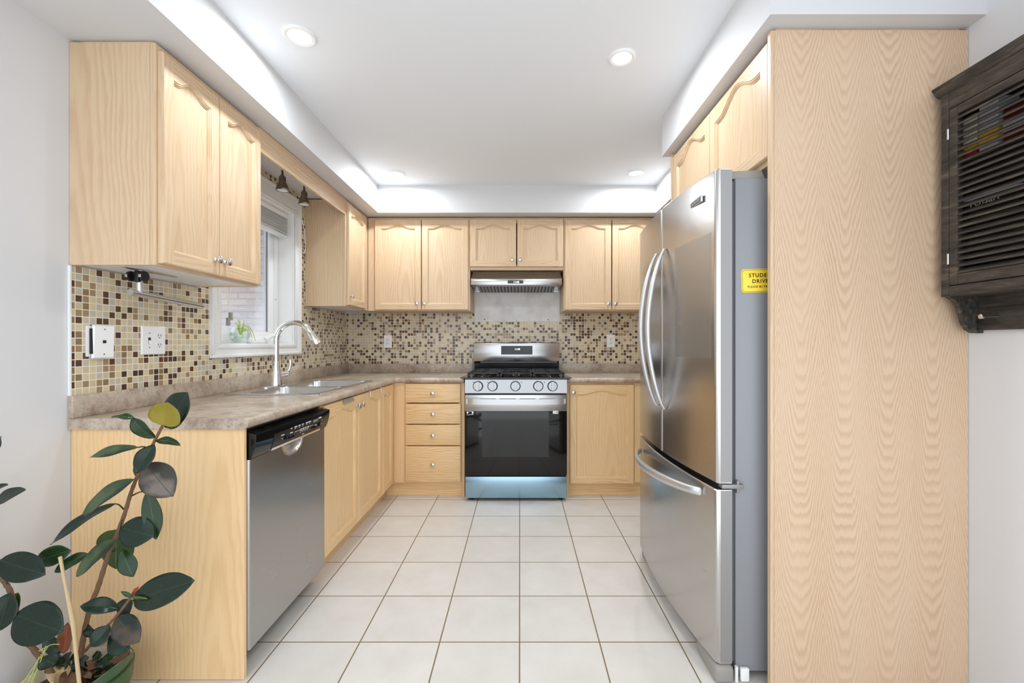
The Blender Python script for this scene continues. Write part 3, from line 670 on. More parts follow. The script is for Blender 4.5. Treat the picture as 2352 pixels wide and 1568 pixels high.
# ------------------------------------------------------------------ range hood
hx0, hx1 = -.408, .350
hd = thing('range_hood', 'slim stainless steel range hood with digital clock under the short oak cabinet', 'range hood', ((hx0+hx1)/2, 3.8, 1.66))
m = MB(); m.loft([[(hx0+.012, 3.93, 1.786), (hx1-.012, 3.93, 1.786), (hx1-.012, 3.712, 1.786), (hx0+.012, 3.712, 1.786)], [(hx0, 3.93, 1.713), (hx1, 3.93, 1.713), (hx1, 3.640, 1.713), (hx0, 3.640, 1.713)]]); m.build('canopy', 'steel_range', hd, world=True, ang=20)
m = MB(); m.box(hx0, hx1, 3.628, 3.93, 1.6605, 1.713, .004); lip = m.build('front_lip', 'steel_range', hd, world=True)
qa, qb = at(1166, 643.5, 3.628), at(1202, 651, 3.628)
dp = MB().box(qa.x, qb.x, 3.6268, 3.629, qb.z, qa.z).build('display', 'display', lip, world=True)
text('clock_digits', '11:43', 'led_white', dp, (at(1179, 649.5, 3.6266).x, 3.6264, at(1179, 649.5, 3.6266).z), ROT_F, .022)
m = MB()
for px in (1169, 1176, 1194, 1199): c = at(px, 647, 3.6268); m.box(c.x-.004, c.x+.004, 3.6262, 3.627, c.z-.004, c.z+.004)
m.build('key_marks', 'display_key', dp, world=True)
zf = lambda y: 1.6585-.024*(y-3.66)/.27
def slab(m, xa, xb, ya, yb_, up, dn): m.loft([[(xa, ya, zf(ya)+up), (xb, ya, zf(ya)+up), (xb, yb_, zf(yb_)+up), (xa, yb_, zf(yb_)+up)], [(xa, ya, zf(ya)-dn), (xb, ya, zf(ya)-dn), (xb, yb_, zf(yb_)-dn), (xa, yb_, zf(yb_)-dn)]])
m = MB(); slab(m, hx0+.05, hx1-.05, 3.66, 3.93, .0018, .002)
fl = m.build('baffle_filter', 'filter_metal', hd, world=True)
m = MB()
for k in range(22):
    xc = hx0+.074+(hx1-hx0-.148)*k/21; slab(m, xc-.005, xc+.005, 3.69, 3.915, 0, .0026)
m.build('filter_slots', 'dark_slot', fl, world=True)
m = MB(); m.box(hx0+.004, hx1-.004, 3.931, YB-.007, 1.638, 1.786); m.build('back_box', 'steel_range', hd, world=True)

# ------------------------------------------------------------------ refrigerator
FA, FB = 1.515, 2.412
fg = thing('refrigerator', 'stainless steel french-door refrigerator with bottom freezer drawer on the right', 'refrigerator', (1.1, (FA+FB)/2, 0))
def fx(y, bul=.033):
    t = (y-FA)/(FB-FA); t = min(1, max(0, t)); return .680-.018*t-bul*(1-(2*t-1)**2)
MB().box(.752, 1.47, FA+.012, FB-.006, .03, 1.753, .006).build('cabinet_body', 'fridge_side', fg, world=True)
MB().box(.735, .752, FA+.022, FB-.016, .06, 1.745).build('gasket', 'door_gasket', fg, world=True)
def fdoor(name, ya, yb_, za, zb):
    N = 40; m = MB(); loops = []
    def sect(i):
        u = i/N; y = ya+(yb_-ya)*u; e = min(u, 1-u)*(yb_-ya); r = .010
        rd = r-math.sqrt(max(0, r*r-(r-min(e, r))**2)); return y, fx(y)+rd
    us = [0, .0012, .004, .008, .013]; full = (yb_-ya)
    ys = [ya+k for k in us]+[ya+.02+(full-.04)*i/N for i in range(N+1)]+[yb_-k for k in us[::-1]]
    def fr(y):
        e = min(y-ya, yb_-y); r = .010; e = min(e, r); return fx(y)+(r-math.sqrt(max(0, r*r-(r-e)**2)))
    prof = [(fr(y), y) for y in ys]+[(.734, yb_), (.734, ya)]
    cz = .004
    def lp(z, ins): return [(p[0]+(ins if k < len(ys) else 0), p[1], z) for k, p in enumerate(prof)]
    m.loft([lp(za, cz), lp(za+cz, 0), lp(zb-cz, 0), lp(zb, cz)])
    o = m.build(name, 'steel_fridge', fg, world=True, ang=30, loc=None)
    for yy, sgn in ((ya, -1), (yb_, 1)):
        if yy in (FA, FB): MB().box(.696, .7345, yy+sgn*.0004, yy+sgn*.0012, za+.004, zb-.004).build('side_trim', 'fridge_edge', o, world=True)
    return o
yc = 1.966
dn = fdoor('door', FA, yc-.002, .690, 1.780); df = fdoor('door', yc+.002, FB, .690, 1.780); fz = fdoor('freezer_drawer', FA, FB, .066, .668)
def vhandle(par, y, z0, z1, bow=.066):
    m = MB(); N = 28; sec = []
    for i in range(N+1):
        u = i/N; z = z0+(z1-z0)*u; k = math.sin(PI*u)
        x = fx(y)-.002-bow*k**.8; wd = .0095+.0065*k**.5; tk = .006+.006*k**.5
        n_ = 10; sec.append([(x-tk+tk*math.cos(2*PI*j/n_)*1., y+wd*math.sin(2*PI*j/n_), z) for j in range(n_)])
    m.loft(sec); m.build('handle', 'satin_handle', par, world=True, ang=60)
vhandle(dn, 1.915, .888, 1.588); vhandle(df, 2.017, .890, 1.588)
m = MB(); N = 30; sec = []
for i in range(N+1):
    u = i/N; y = 1.60+.725*u; k = math.sin(PI*u); z = .634-.028*u; n_ = 10
    x = fx(y)-.003-.062*k**.6; wd = .0145+.004*k**.5; tk = .006+.006*k**.5
    sec.append([(x-tk+tk*math.cos(2*PI*j/n_), y, z+wd*math.sin(2*PI*j/n_)) for j in range(n_)])
m.loft(sec); m.build('handle', 'satin_handle', fz, world=True, ang=60)
# badge
bdg = MB(); ya, yb_ = 1.588, 1.694; bdg.box(fx(1.641)-.004, fx(1.641)+.004, ya, yb_, 1.690, 1.714, .002); bo = bdg.build('badge', 'satin_handle', dn, world=True)
MB().box(fx(1.641)-.0047, fx(1.641)-.003, ya+.004, yb_-.004, 1.6935, 1.7105).build('badge_plate', 'door_gasket', bo, world=True)
text('badge_lettering', 'KitchenAid', 'satin_handle', bo, (fx(1.641)-.0052, yb_-.009, 1.6975), ROT_R, .0185, .0003)
# top hinge covers, door top lips, middle hinge, foot covers
for (ya, yb_) in ((FA+.02, FA+.13), (FB-.13, FB-.02)):
    m = MB(); m.loft([[(.70, ya, 1.752), (.86, ya, 1.752), (.86, yb_, 1.752), (.70, yb_, 1.752)], [(.72, ya+.004, 1.779), (.85, ya+.004, 1.784), (.85, yb_-.01, 1.784), (.72, yb_-.01, 1.779)]]); m.build('hinge_cover', 'grey_plastic', fg, world=True)
m = MB(); m.box(.70, .775, FA-.002, FA+.03, .6715, .6865, .002); m.box(.752, .760, FA-.0006, FA+.02, .655, .70, .002); m.build('hinge', 'fridge_edge', fg, world=True)
for (ya, yb_) in ((FA-.012, FA+.16), (FB-.13, FB+.012)):
    m = MB(); m.box(.672, .74, ya, yb_, .001, .063, .016, 3); m.build('foot_cover', 'grey_plastic', fg, world=True)
m = MB(); m.box(.76, 1.40, FA+.06, FB-.06, .004, .03); m.box(.745, .76, FA+.16, FB-.13, .012, .062); m.build('base_grille', 'black_plastic', fg, world=True)
m = MB(); m.cyl((.752, FA+.004, .002), (.752, FA+.004, .055), .006); m.box(.765, .795, FA-.002, FA+.012, .004, .05, .004); m.build('levelling_screw', 'white_plastic', fg, world=True)
# clear film stuck on the near door
m = MB(); m.grid(lambda u, v: (fx(1.545+.275*u)-.0014, 1.545+.275*u, 1.122+.445*v), 12, 8, (.0008, 0, 0))
tag(m.build('plastic_sheet', 'film', loc=(.66, 1.68, 1.122)), 'clear rectangular plastic sheet stuck on the refrigerator door beside the handles', 'sheet')
# magnet sign on the refrigerator side
SY = FA+.0115
sg = thing('magnet_sign', 'yellow student driver magnet sign on the grey side of the refrigerator', 'sign', (.8435, SY, 1.394))
sg.rotation_euler = (0, math.radians(-1.5), 0)
def rr2(hx, hz, r, y): return [(p[0], y, p[1]) for p in [(q[0], q[1]) for q in rrect(-hx, hx, -hz, hz, r, 0)]]
MB().loft([rr2(.0715, .041, .011, -.0002), rr2(.0715, .041, .011, -.0016), rr2(.0709, .0404, .011, -.002)]).build('backing', 'yellow_sign', sg)
m = MB(); m.loft([rr2(.0685, .038, .009, -.0021), rr2(.0685, .038, .009, -.0024), rr2(.0675, .037, .009, -.0024), rr2(.0675, .037, .009, -.0021)], False, False); m.build('border', 'sign_black', sg)
for body, zz, sz, sp in (('STUDENT', .0125, .0185, 1.17), ('DRIVER', -.0080, .0185, 1.17), ('PLEASE BE PATIENT', -.0245, .0105, 1.12)):
    o = text('lettering', body, 'sign_black', None, (0, 0, 0), ROT_F, sz, .0002, 'CENTER', sp, .0003 if sz > .015 else .0001); o.parent = sg; o.location = (0, -.0023, zz)

# ------------------------------------------------------------------ lamps
def downlight(x, y, r, label):
    t = thing('recessed_downlight', label, 'ceiling light', (x, y, ZC), 0, 'recessed ceiling downlights')
    MB().lathe([(r*.69, -.0012), (r*.71, -.006), (r*.9, -.0085), (r, -.005), (r, -.0004)], (0, 0, 0), 'z', 40, 1, False).build('trim_ring', 'white_plastic', t)
    MB().lathe([(0, -.0045), (r*.695, -.0045), (r*.695, -.0015), (0, -.0015)], (0, 0, 0), 'z', 40, 1, False).build('lens', 'lamp_lens', t)
    L = bpy.data.lights.new('lamp', 'AREA'); L.shape = 'DISK'; L.size = r*1.4; L.energy = LAMP_W; L.color = (.88, .945, 1); L.spread = math.radians(176)
    lo = bpy.data.objects.new('lamp', L); COL.objects.link(lo); lo.parent = t; lo.location = (0, 0, -.010)
downlight(-.915, 1.818, .064, 'near left recessed ceiling downlight, largest in view, by the left soffit')
downlight(.456, 1.955, .060, 'recessed ceiling downlight on the right, nearest to the refrigerator top')
downlight(-.925, 3.29, .060, 'small far recessed ceiling downlight in the back left corner of the ceiling')
downlight(.868, 3.27, .060, 'small far recessed ceiling downlight in the back right corner of the ceiling')
def bell(x, y, label):
    t = thing('spotlight', label, 'spotlight', (x, y, ZS), 0, 'bronze bell spotlights over the sink')
    zt_ = -.058
    MB().lathe([(.030, -.0004), (.030, -.008), (.024, -.013), (.006, -.015)], (0, 0, 0), 'z', 24).build('canopy', 'bronze', t)
    MB().cyl((0, 0, -.012), (0, 0, -.07), .006, n=14).build('stem', 'bronze', t)
    MB().lathe([(.005, -.062), (.013, -.068), (.0185, -.078), (.020, -.098), (.019, -.104), (.027, -.120), (.033, -.138), (.035, -.150), (.0335, -.157), (.031, -.157), (.0325, -.150), (.030, -.138), (.02, -.120)], (0, 0, 0), 'z', 28, 1, False).build('shade', 'bronze', t)
    MB().lathe([(.031, -.153), (.029, -.156), (.012, -.157), (0, -.155)], (0, 0, 0), 'z', 24, 1, False).build('bulb', 'bulb', t)
bell(-1.400, 2.58, 'bronze bell spotlight over the window, the nearer of the two')
bell(-1.400, 2.84, 'bronze bell spotlight over the window, the farther one beside the corner cabinet')

# ------------------------------------------------------------------ window dressing and sill
bl = thing('venetian_blind', 'white venetian blind drawn up to the top of the sink window', 'blind', (XL-.05, (WY0+WY1)/2, WZ1-.007))
ba, bb = WY0+.012, WY1-.012
MB().box(XL-.075, XL-.028, ba, bb, WZ1-.040, WZ1-.0075, .003).build('head_rail', 'white_soft', bl, world=True)
zz = WZ1-.046
for k in range(20):
    m = MB(); z = zz-.0052*k; tl = R.uniform(-.003, .003)
    m.loft([[(XL-.076, y, z-.0012), (XL-.051, y, z+.0012+tl*.4), (XL-.026, y, z-.0012+tl), (XL-.026, y, z-.0026+tl), (XL-.051, y, z-.0002+tl*.4), (XL-.076, y, z-.0026)] for y in (ba+.002*R.random(), bb-.002*R.random())])
    m.build('slat', 'white_soft', bl, world=True)
MB().box(XL-.074, XL-.028, ba, bb, WZ1-.172, WZ1-.156, .004).build('bottom_rail', 'white_soft', bl, world=True)
for k, (y, zl) in enumerate(((2.385, 1.315), (2.405, 1.345))):
    cd = MB().tube([(XL-.024, y, WZ1-.03), (XL-.022, y+.001, 1.7), (XL-.022, y, zl)], .0013, 6).build('cord', 'white_soft', bl, world=True)
    MB().loft([[(XL-.022+a, y+b, zl-h) for a, b in ((-.006, -wd), (.006, -wd), (.006, wd), (-.006, wd))] for h, wd in ((0, .011), (.014, .0085), (.026, .0085), (.042, .012))]).build('tassel', 'grey_plastic', cd, world=True)
for k, y in enumerate((2.36, 2.93)):
    MB().tube([(XL-.05, y, WZ1-.165), (XL-.045, y+.01, WZ1-.19), (XL-.045, y+.025, WZ1-.195), (XL-.047, y+.035, WZ1-.17)], .0012, 6).build('cord', 'white_soft', bl, world=True)
# loose loop of cable hanging from the casing corner
cb = MB().tube([(XL+.034, y, z) for y, z in ((3.035, 2.095), (3.07, 2.08), (3.09, 2.03), (3.115, 1.98), (3.13, 1.90), (3.128, 1.84), (3.11, 1.815), (3.07, 1.82), (3.03, 1.85))], .0022, 8)
tag(cb.build('cable', 'white_soft', loc=(XL+.034, 3.08, 1.82)), 'thin white cable looped at the upper corner of the window casing', 'cable')
# fish bowl
bx, by, bz_ = XL-.047, 2.525, WZ0+.0065
fbw = thing('fish_bowl', 'round clear glass bowl of water on the window sill', 'bowl', (bx, by, bz_))
rb = .053
def sph(z): return math.sqrt(max(1e-6, rb*rb-(z-.048)**2))
pr_ = [(sph(z), z) for z in (.0005, .004, .012, .022, .034, .048, .062, .074, .084)]+[(.040, .091)]
MB().lathe(pr_+[(p[0]-.002, p[1]) for p in pr_[::-1][:-1]]+[(.015, .003)], (0, 0, 0), 'z', 36, 1, True).build('glass', 'bowl_glass', fbw, ang=60)
MB().lathe([(.001, .0035)]+[(sph(z)-.0035, z) for z in (.006, .014, .024, .036, .048, .058)]+[(.001, .058)], (0, 0, 0), 'z', 32, 1, True).build('water', 'bowl_glass', fbw, ang=60)
wp = thing('water_plant', 'pale green trailing water plant growing out of the glass bowl on the sill', 'plant', (bx, by, bz_+.05))
for (dx, dy, dz, curl) in ((0, -.025, .055, 0), (.005, -.012, .075, .01), (-.004, .004, .085, .02), (.006, .03, .07, .01), (.01, .018, .05, -.02), (0, .055, .035, .0), (.012, .085, .03, .01), (.01, .10, -.02, .06), (.014, .125, -.035, .07), (.006, -.018, .035, 0), (.008, .012, -.02, .03), (-.008, -.005, .05, .02), (.004, .04, .025, .02), (0, -.03, .03, .015), (.004, -.02, .09, .0), (-.006, .012, .06, -.01), (.01, -.035, .02, .03), (.006, .04, .055, .02), (-.004, -.03, .07, .01), (.008, .022, .09, -.01), (.012, .06, .012, .03)):
    pts = [Vector((dx*t, dy*t, dz*t+curl*4*t*(1-t))) for t in [i/8 for i in range(9)]]
    MB().tube([p for p in pts], [.0022+.0022*math.sin(PI*min(1, t+.15)) for t in [i/8 for i in range(9)]], 6, True, (.35, 1)).build('leaf', 'water_plant', wp)

# ------------------------------------------------------------------ wall plates
def plate(name, label, cat, loc, rz, w, h): return thing(name, label, cat, loc, rz)
def cover(t, w, h, y=0., d=.006):
    m = MB(); rc = lambda i, yy: [(-w/2+i, yy, -h/2+i), (w/2-i, yy, -h/2+i), (w/2-i, yy, h/2-i), (-w/2+i, yy, h/2-i)]
    m.loft([rc(0, y-.0003), rc(0, y-.003), rc(.004, y-d)]); return m.build('cover_plate', 'white_plastic', t)
def screw(t, x, z, y): return MB().cyl((x, y, z), (x, y-.0012, z), .003, n=10).build('screw', 'nickel', t)
def duplex(t, x, y, rect=False):
    if rect:
        MB().box(x-.0165, x+.0165, y-.0022, y, -.033, .033, .001).build('socket', 'white_soft', t); zs = (.017, -.017)
    else: zs = (.0195, -.0195)
    for z in zs:
        if not rect:
            m = MB(); pts = [(x+.0165*math.cos(a), z+.0145*max(-.86, min(.86, math.sin(a)))) for a in [2*PI*k/24 for k in range(24)]]
            m.loft([[(p[0]*1, y, p[1]) for p in pts], [(p[0], y-.0022, p[1]) for p in pts]]); s_ = m.build('socket', 'white_soft', t)
        for dx in (-.0062, .0062): MB().box(x+dx-.0012, x+dx+.0012, y-.0026, y-.0018, z-.002, z+.006).build('slot', 'dark_slot', t)
        MB().cyl((x, y-.0026, z-.0078), (x, y-.0018, z-.0078), .0022, n=10).build('slot', 'dark_slot', t)
yw = YB-TT
for px, py, lb, rc in ((891, 784, 'white outlet on the back tile left of the range', True), (1403, 783, 'white outlet on the back tile right of the range', False)):
    q = at(px, py, yw); t = thing('wall_outlet', lb, 'outlet', (q.x, yw, q.z)); cover(t, .072, .116); duplex(t, 0, -.006, rc)
    if not rc: screw(t, 0, 0, -.006)
xw = XL+TT
t = thing('switch_plate', 'white double plate with a toggle switch and an outlet under the near cabinet', 'switch', (xw, 1.862, 1.188), PI/2); cover(t, .122, .120)
duplex(t, .024, -.006); MB().box(-.030, -.018, -.0068, -.0058, -.012, .012).build('switch_slot', 'dark_slot', t)
m = MB(); m.loft([[(-.029, -.006, -.010), (-.019, -.006, -.010), (-.019, -.006, .001), (-.029, -.006, .001)], [(-.028, -.016, -.015), (-.020, -.016, -.015), (-.020, -.016, -.009), (-.028, -.016, -.009)]]); m.build('toggle', 'white_plastic', t)
for z in (.030, -.030): screw(t, -.024, z, -.006)
t = thing('phone_jack_plate', 'loose white phone jack plate on the tile nearest the left wall end', 'wall plate', (xw, 1.617, 1.183), PI/2)
MB().box(-.046, .030, -.006, -.0003, -.056, .056, .002).build('back_box', 'white_soft', t)
MB().box(-.036, .026, -.016, -.006, -.046, .046).build('gap', 'dark_slot', t)
cv = cover(t, .076, .122, 0, .007); cv.location = (.004, -.0165, -.002); cv.rotation_euler = (math.radians(2), 0, math.radians(-7))
MB().box(-.006, .006, -.0085, -.0068, -.005, .006, .001).build('jack', 'dark_slot', cv); 
for z in (.046, -.046): screw(cv, 0, z, -.0065)

# ------------------------------------------------------------------ towel bar under the near cabinet
tb = thing('towel_bar', 'steel paper-towel bar hanging under the near left cabinet, black clamp on its post', 'towel holder', (-1.43, 1.66, UB+.004))
pz, ty = 1.362, 1.645
MB().loft([[(-1.43+.018*math.cos(a)*k, 1.70+.13*math.sin(a)*k, z) for a in [2*PI*i/32 for i in range(32)]] for z, k in ((UB+.0038, 1), (UB+.0016, 1), (UB+.001, .94))]).build('mounting_plate', 'nickel', tb, world=True)
MB().cyl((-1.43, ty, UB+.003), (-1.43, ty, pz), .0105, n=20).build('post', 'satin_handle', tb, world=True)
MB().cyl((-1.434, ty-.035, pz+.002), (-1.425, ty+.315, pz-.020), .0125, n=24).build('bar', 'nickel', tb, world=True)
m = MB()
cl = MB().box(-1.440, -1.420, ty-.016, ty+.016, UB-.045, UB+.0005, .006).build('clamp', 'black_plastic', tb, world=True)
for sx in (-1, 1):
    d_ = MB(); d_.lathe([(.008, .0), (.0185, .003), (.020, .008), (.0185, .013), (.010, .015)], (-1.43+sx*.017, ty-.008, UB-.022), 'x', 24, sx)
    dd = d_.build('suction_disc', 'black_plastic', cl, world=True)
    MB().box(-1.43+sx*.025-.005, -1.43+sx*.025+.005, ty-.0305, ty-.0265, UB-.028, UB-.016, .002).build('disc_mark', 'nickel', cl, world=True)

# over-door hooks on the sink cabinet
XD = -.9614
h1 = thing('towel_hook', 'grey over-door towel rail on the first sink cabinet door', 'hook', (XD, 2.455, .87))
m = MB(); m.box(XD, XD+.003, 2.375, 2.515, .858, .869); m.prism([(XD+.0005, .860), (XD+.011, .848), (XD+.013, .850), (XD+.003, .863)], 'y', 2.375, 2.515); m.build('rail', 'grey_plastic', h1, world=True)
for yy, lb in ((2.80, 'white over-door hook on the second sink cabinet door, the nearer one'), (3.02, 'white over-door hook at the edge of the sink cabinet, the farther one')):
    t = thing('door_hook', lb, 'hook', (XD, yy, .868), 0, 'white over-door hooks')
    m = MB(); m.tube([(-.014, 0, .0035), (.0028, 0, .0035), (.0035, 0, -.012), (.0045, 0, -.026), (.008, 0, -.032)], .004, 8, True, (.5, 1.7)); m.build('strap', 'white_plastic', t)

# ------------------------------------------------------------------ black louvred cabinet on the right wall
CXF, CYA, CYB, CZ0, CZ1 = 1.378, .74, 1.432, 1.326, 1.981
bc = thing('louvred_wall_cabinet', 'black distressed wooden wall cabinet with louvred door and peg rail on the right wall', 'cabinet', (1.44, 1.09, CZ0))
m = MB(); m.box(CXF+.018, XR-.001, CYA, CYA+.018, CZ0, CZ1); m.box(CXF+.018, XR-.001, CYB-.018, CYB, CZ0, CZ1); m.box(CXF+.018, XR-.001, CYA+.018, CYB-.018, CZ1-.018, CZ1); m.box(CXF+.018, XR-.001, CYA+.018, CYB-.018, CZ0, CZ0+.018); m.box(XR-.009, XR-.001, CYA+.018, CYB-.018, CZ0+.018, CZ1-.018)
m.build('carcass', 'black_wood', bc, world=True)
dy0, dy1, dz0, dz1 = CYA+.030, 1.404, 1.361, 1.924
m = MB(); m.box(CXF, CXF+.018, CYA, dy0-.002, CZ0, CZ1, .002); m.box(CXF, CXF+.018, dy1+.002, CYB, CZ0, CZ1, .002); m.box(CXF, CXF+.018, dy0-.002, dy1+.002, CZ0, dz0-.002, .002); m.box(CXF, CXF+.018, dy0-.002, dy1+.002, dz1+.002, CZ1, .002)
m.build('face_frame', 'black_wood', bc, world=True)
MB().box(CXF+.02, XR-.01, CYA+.019, CYB-.019, 1.742, 1.752).build('shelf', 'black_wood', bc, world=True)
MB().box(CXF+.02, XR-.01, CYA+.019, CYB-.019, 1.548, 1.558).build('shelf', 'black_wood', bc, world=True)
MB().prism([(XR-.001, CZ1), (CXF+.004, CZ1), (CXF-.004, CZ1+.006), (CXF-.014, CZ1+.020), (CXF-.017, CZ1+.024), (CXF-.017, CZ1+.029), (XR-.001, CZ1+.029)], 'y', CYA-.014, CYB+.014).build('cornice', 'black_wood', bc, world=True)
ly0, ly1, lz0, lz1 = dy0+.028, 1.377, 1.394, 1.897
m = MB(); m.box(CXF-.001, CXF+.018, dy0, ly0, dz0, dz1, .002); m.box(CXF-.001, CXF+.018, ly1, dy1, dz0, dz1, .002); m.box(CXF-.001, CXF+.018, ly0, ly1, dz0, lz0, .002); m.box(CXF-.001, CXF+.018, ly0, ly1, lz1, dz1, .002)
dr_ = m.build('door', 'black_wood', bc, world=True)
NS = 25
for k in range(NS):
    zc_ = lz0+.010+(lz1-lz0-.018)*k/(NS-1); m = MB(); a = math.radians(38); n_ = 12; L = .0143; th = .0043
    sec = []
    for y in (ly0, ly1):
        sec.append([(CXF+.0085+L*math.cos(2*PI*j/n_)*math.cos(a)-th*math.sin(2*PI*j/n_)*math.sin(a), y, zc_+L*math.cos(2*PI*j/n_)*math.sin(a)+th*math.sin(2*PI*j/n_)*math.cos(a)) for j in range(n_)])
    m.loft(sec); m.build('louvre', 'black_wood', dr_, world=True)
for z in (1.428, 1.828): MB().cyl((CXF-.003, dy1+.001, z), (CXF-.003, dy1+.001, z+.034), .0032, n=10).build('hinge', 'nickel', dr_, world=True)
for y in (CYB-.016, CYA):
    pf = [(XR-.001, CZ0), (CXF+.012, CZ0), (CXF+.020, CZ0-.004), (CXF+.034, CZ0-.014), (CXF+.046, CZ0-.034), (CXF+.054, CZ0-.060), (CXF+.060, CZ0-.084), (CXF+.074, CZ0-.106), (CXF+.090, CZ0-.116), (CXF+.098, CZ0-.118), (XR-.001, CZ0-.118)]
    MB().prism(pf, 'y', y, y+.016).build('bracket', 'black_wood', bc, world=True, ang=30)
MB().box(XR-.022, XR-.001, CYA+.016, CYB-.016, 1.217, 1.290, .003).build('peg_rail', 'black_wood', bc, world=True)
MB().box(XR-.012, XR-.001, CYA+.016, CYB-.016, 1.290, CZ0).build('back_board', 'black_wood', bc, world=True)
for y in (1.352, 1.10, .85):
    p = MB(); p.lathe([(.0055, 0), (.0045, .02), (.0045, .040), (.007, .046), (.0075, .052), (.0075, .056), (.004, .058)], (XR-.0225, y, 1.258), 'x', 16, -1); p.build('peg', 'nickel', bc, world=True)
def carton(name, label, cat, x0, x1, y0, y1, z0, z1, body, bands=(), rz=0.):
    t = thing(name, label, cat, ((x0+x1)/2, (y0+y1)/2, z0))
    MB().box(x0, x1, y0, y1, z0+.0005, z1, .0015, 1).build('box', body, t, world=True)
    for (a_, b_, mt) in bands: MB().box(x0-.0006, x1+.0006, y0-.0006, y1+.0006, z0+a_, z0+b_).build('printed_band', mt, t, world=True)
    return t
plain('print_yellow', lin(236, 180, 46), .4); plain('print_red', lin(178, 44, 36), .4); plain('print_cream', lin(232, 228, 212), .4); plain('print_maroon', lin(104, 30, 34), .4); plain('print_orange', lin(222, 92, 40), .4); plain('print_grey', lin(196, 198, 206), .4); plain('print_dark', lin(44, 34, 30), .4)
carton('carton', 'white carton with a yellow and red foot behind the top louvres', 'box', 1.404, 1.47, 1.345, 1.400, 1.752, 1.885, 'print_cream', ((.006, .020, 'print_red'), (.021, .046, 'print_yellow')))
carton('carton', 'pale grey carton behind the top louvres next to the yellow and red one', 'box', 1.404, 1.47, 1.285, 1.338, 1.752, 1.905, 'print_grey', ((.03, .06, 'print_yellow'),))
carton('tea_box', 'maroon box behind the louvres to the right of the grey carton', 'box', 1.408, 1.47, 1.13, 1.275, 1.752, 1.862, 'print_maroon', ((.035, .06, 'print_grey'),))
b3 = carton('food_box', 'dark box with white lettering on the middle shelf behind the louvres', 'box', 1.406, 1.47, 1.235, 1.392, 1.558, 1.635, 'print_dark', ((.062, .07, 'print_grey'),))
text('lettering', 'Tensari', 'print_cream', b3, (1.4052, 1.372, 1.599), ROT_R, .030, .0003)
carton('food_box', 'orange box on the middle shelf behind the louvres at the picture edge', 'box', 1.43, 1.485, 1.09, 1.21, 1.558, 1.60, 'print_orange')
carton('book', 'white booklet lying on the cabinet floor behind the lowest louvres', 'book', 1.415, 1.487, 1.08, 1.25, 1.3445, 1.40, 'print_grey')

# ------------------------------------------------------------------ rubber plant in its pot
PX, PY, PR, PZ = -1.345, 1.318, .140, .172
pl = thing('potted_rubber_plant', 'leggy dark-leaved rubber plant in a green pot in front of the left counter end', 'plant', (PX, PY, 0))
MB().lathe([(.095, .001), (.10, .003), (.118, .06), (.135, .12), (PR, PZ), (PR-.004, PZ+.002)], (PX, PY, 0), 'z', 40, 1, False).build('pot', 'pot_green', pl, world=True)
m = MB(); m.lathe([(PR-.0042, PZ+.0018), (PR-.012, PZ-.03), (PR-.022, PZ-.07)], (PX, PY, 0), 'z', 40, 1, False); m.build('pot_lining', 'pot_cream', pl, world=True)
# flared lip of the pot on the right, folded outwards
def flap(u, v):
    a = -.72+1.35*u; r = PR-.006+(.022*math.sin(PI*min(1, u*1.05))**.7)*v; z = PZ+.001+.052*v*math.sin(PI*u)**.6
    return (PX+r*math.cos(a), PY+r*math.sin(a), z)
MB().grid(flap, 18, 6, (-.0015, .0004, .0015)).build('pot_lip', ['pot_green'], pl, world=True, ang=60)
def flap2(u, v): p = flap(.03+.94*u, .02+.95*v); return (p[0]-.0032, p[1]+.0008, p[2]+.0022)
MB().grid(flap2, 18, 6).build('pot_lip_lining', 'pot_cream', pl, world=True, ang=60)
def soil(u, v):
    a = 2*PI*u; r = (PR-.016)*v; return (PX+r*math.cos(a), PY+r*math.sin(a), PZ-.035+.012*math.sin(a*3+r*60)*v*(1-v)*3+.012*(1-v))
MB().grid(soil, 40, 8).build('soil', 'soil', pl, world=True, ang=80)
def zc_(x, y, d): return at(x*.4388, 880+y*.4388, d)
def stem(pts, r0, r1, mat='bark', name='stem', parent=None):
    P = [zc_(*p) for p in pts]; n = len(P); Q = []; rr = []
    for i in range((n-1)*6+1):
        t = i/6; k = min(int(t), n-2); f = t-k
        a = P[max(k-1, 0)]; b = P[k]; c = P[k+1]; d = P[min(k+2, n-1)]
        Q.append(.5*((2*b)+(c-a)*f+(2*a-5*b+4*c-d)*f*f+(3*b-a-3*c+d)*f**3)); u = i/((n-1)*6); rr.append((r0+(r1-r0)*u)*(1+.10*math.sin(i*2.6)))
    return MB().tube(Q, rr, 10).build(name, mat, parent or pl, world=True, ang=80)
stem([(455, 1640, 1.335), (425, 1480, 1.33), (430, 1370, 1.325), (470, 1180, 1.32), (512, 1070, 1.315), (560, 920, 1.31), (612, 790, 1.31), (650, 690, 1.30), (690, 560, 1.30), (740, 440, 1.29), (790, 340, 1.285), (830, 262, 1.28), (868, 190, 1.28)], .0078, .0036)
stem([(330, 1640, 1.33), (265, 1510, 1.31), (200, 1420, 1.30), (110, 1300, 1.29), (78, 1170, 1.28), (50, 1080, 1.28), (5, 1000, 1.28), (-40, 800, 1.27), (-60, 560, 1.26), (-40, 420, 1.26)], .0085, .005)
stem([(445, 1400, 1.325), (500, 1340, 1.29), (560, 1272, 1.27), (620, 1205, 1.26), (690, 1112, 1.26)], .005, .003, 'bark', 'branch')
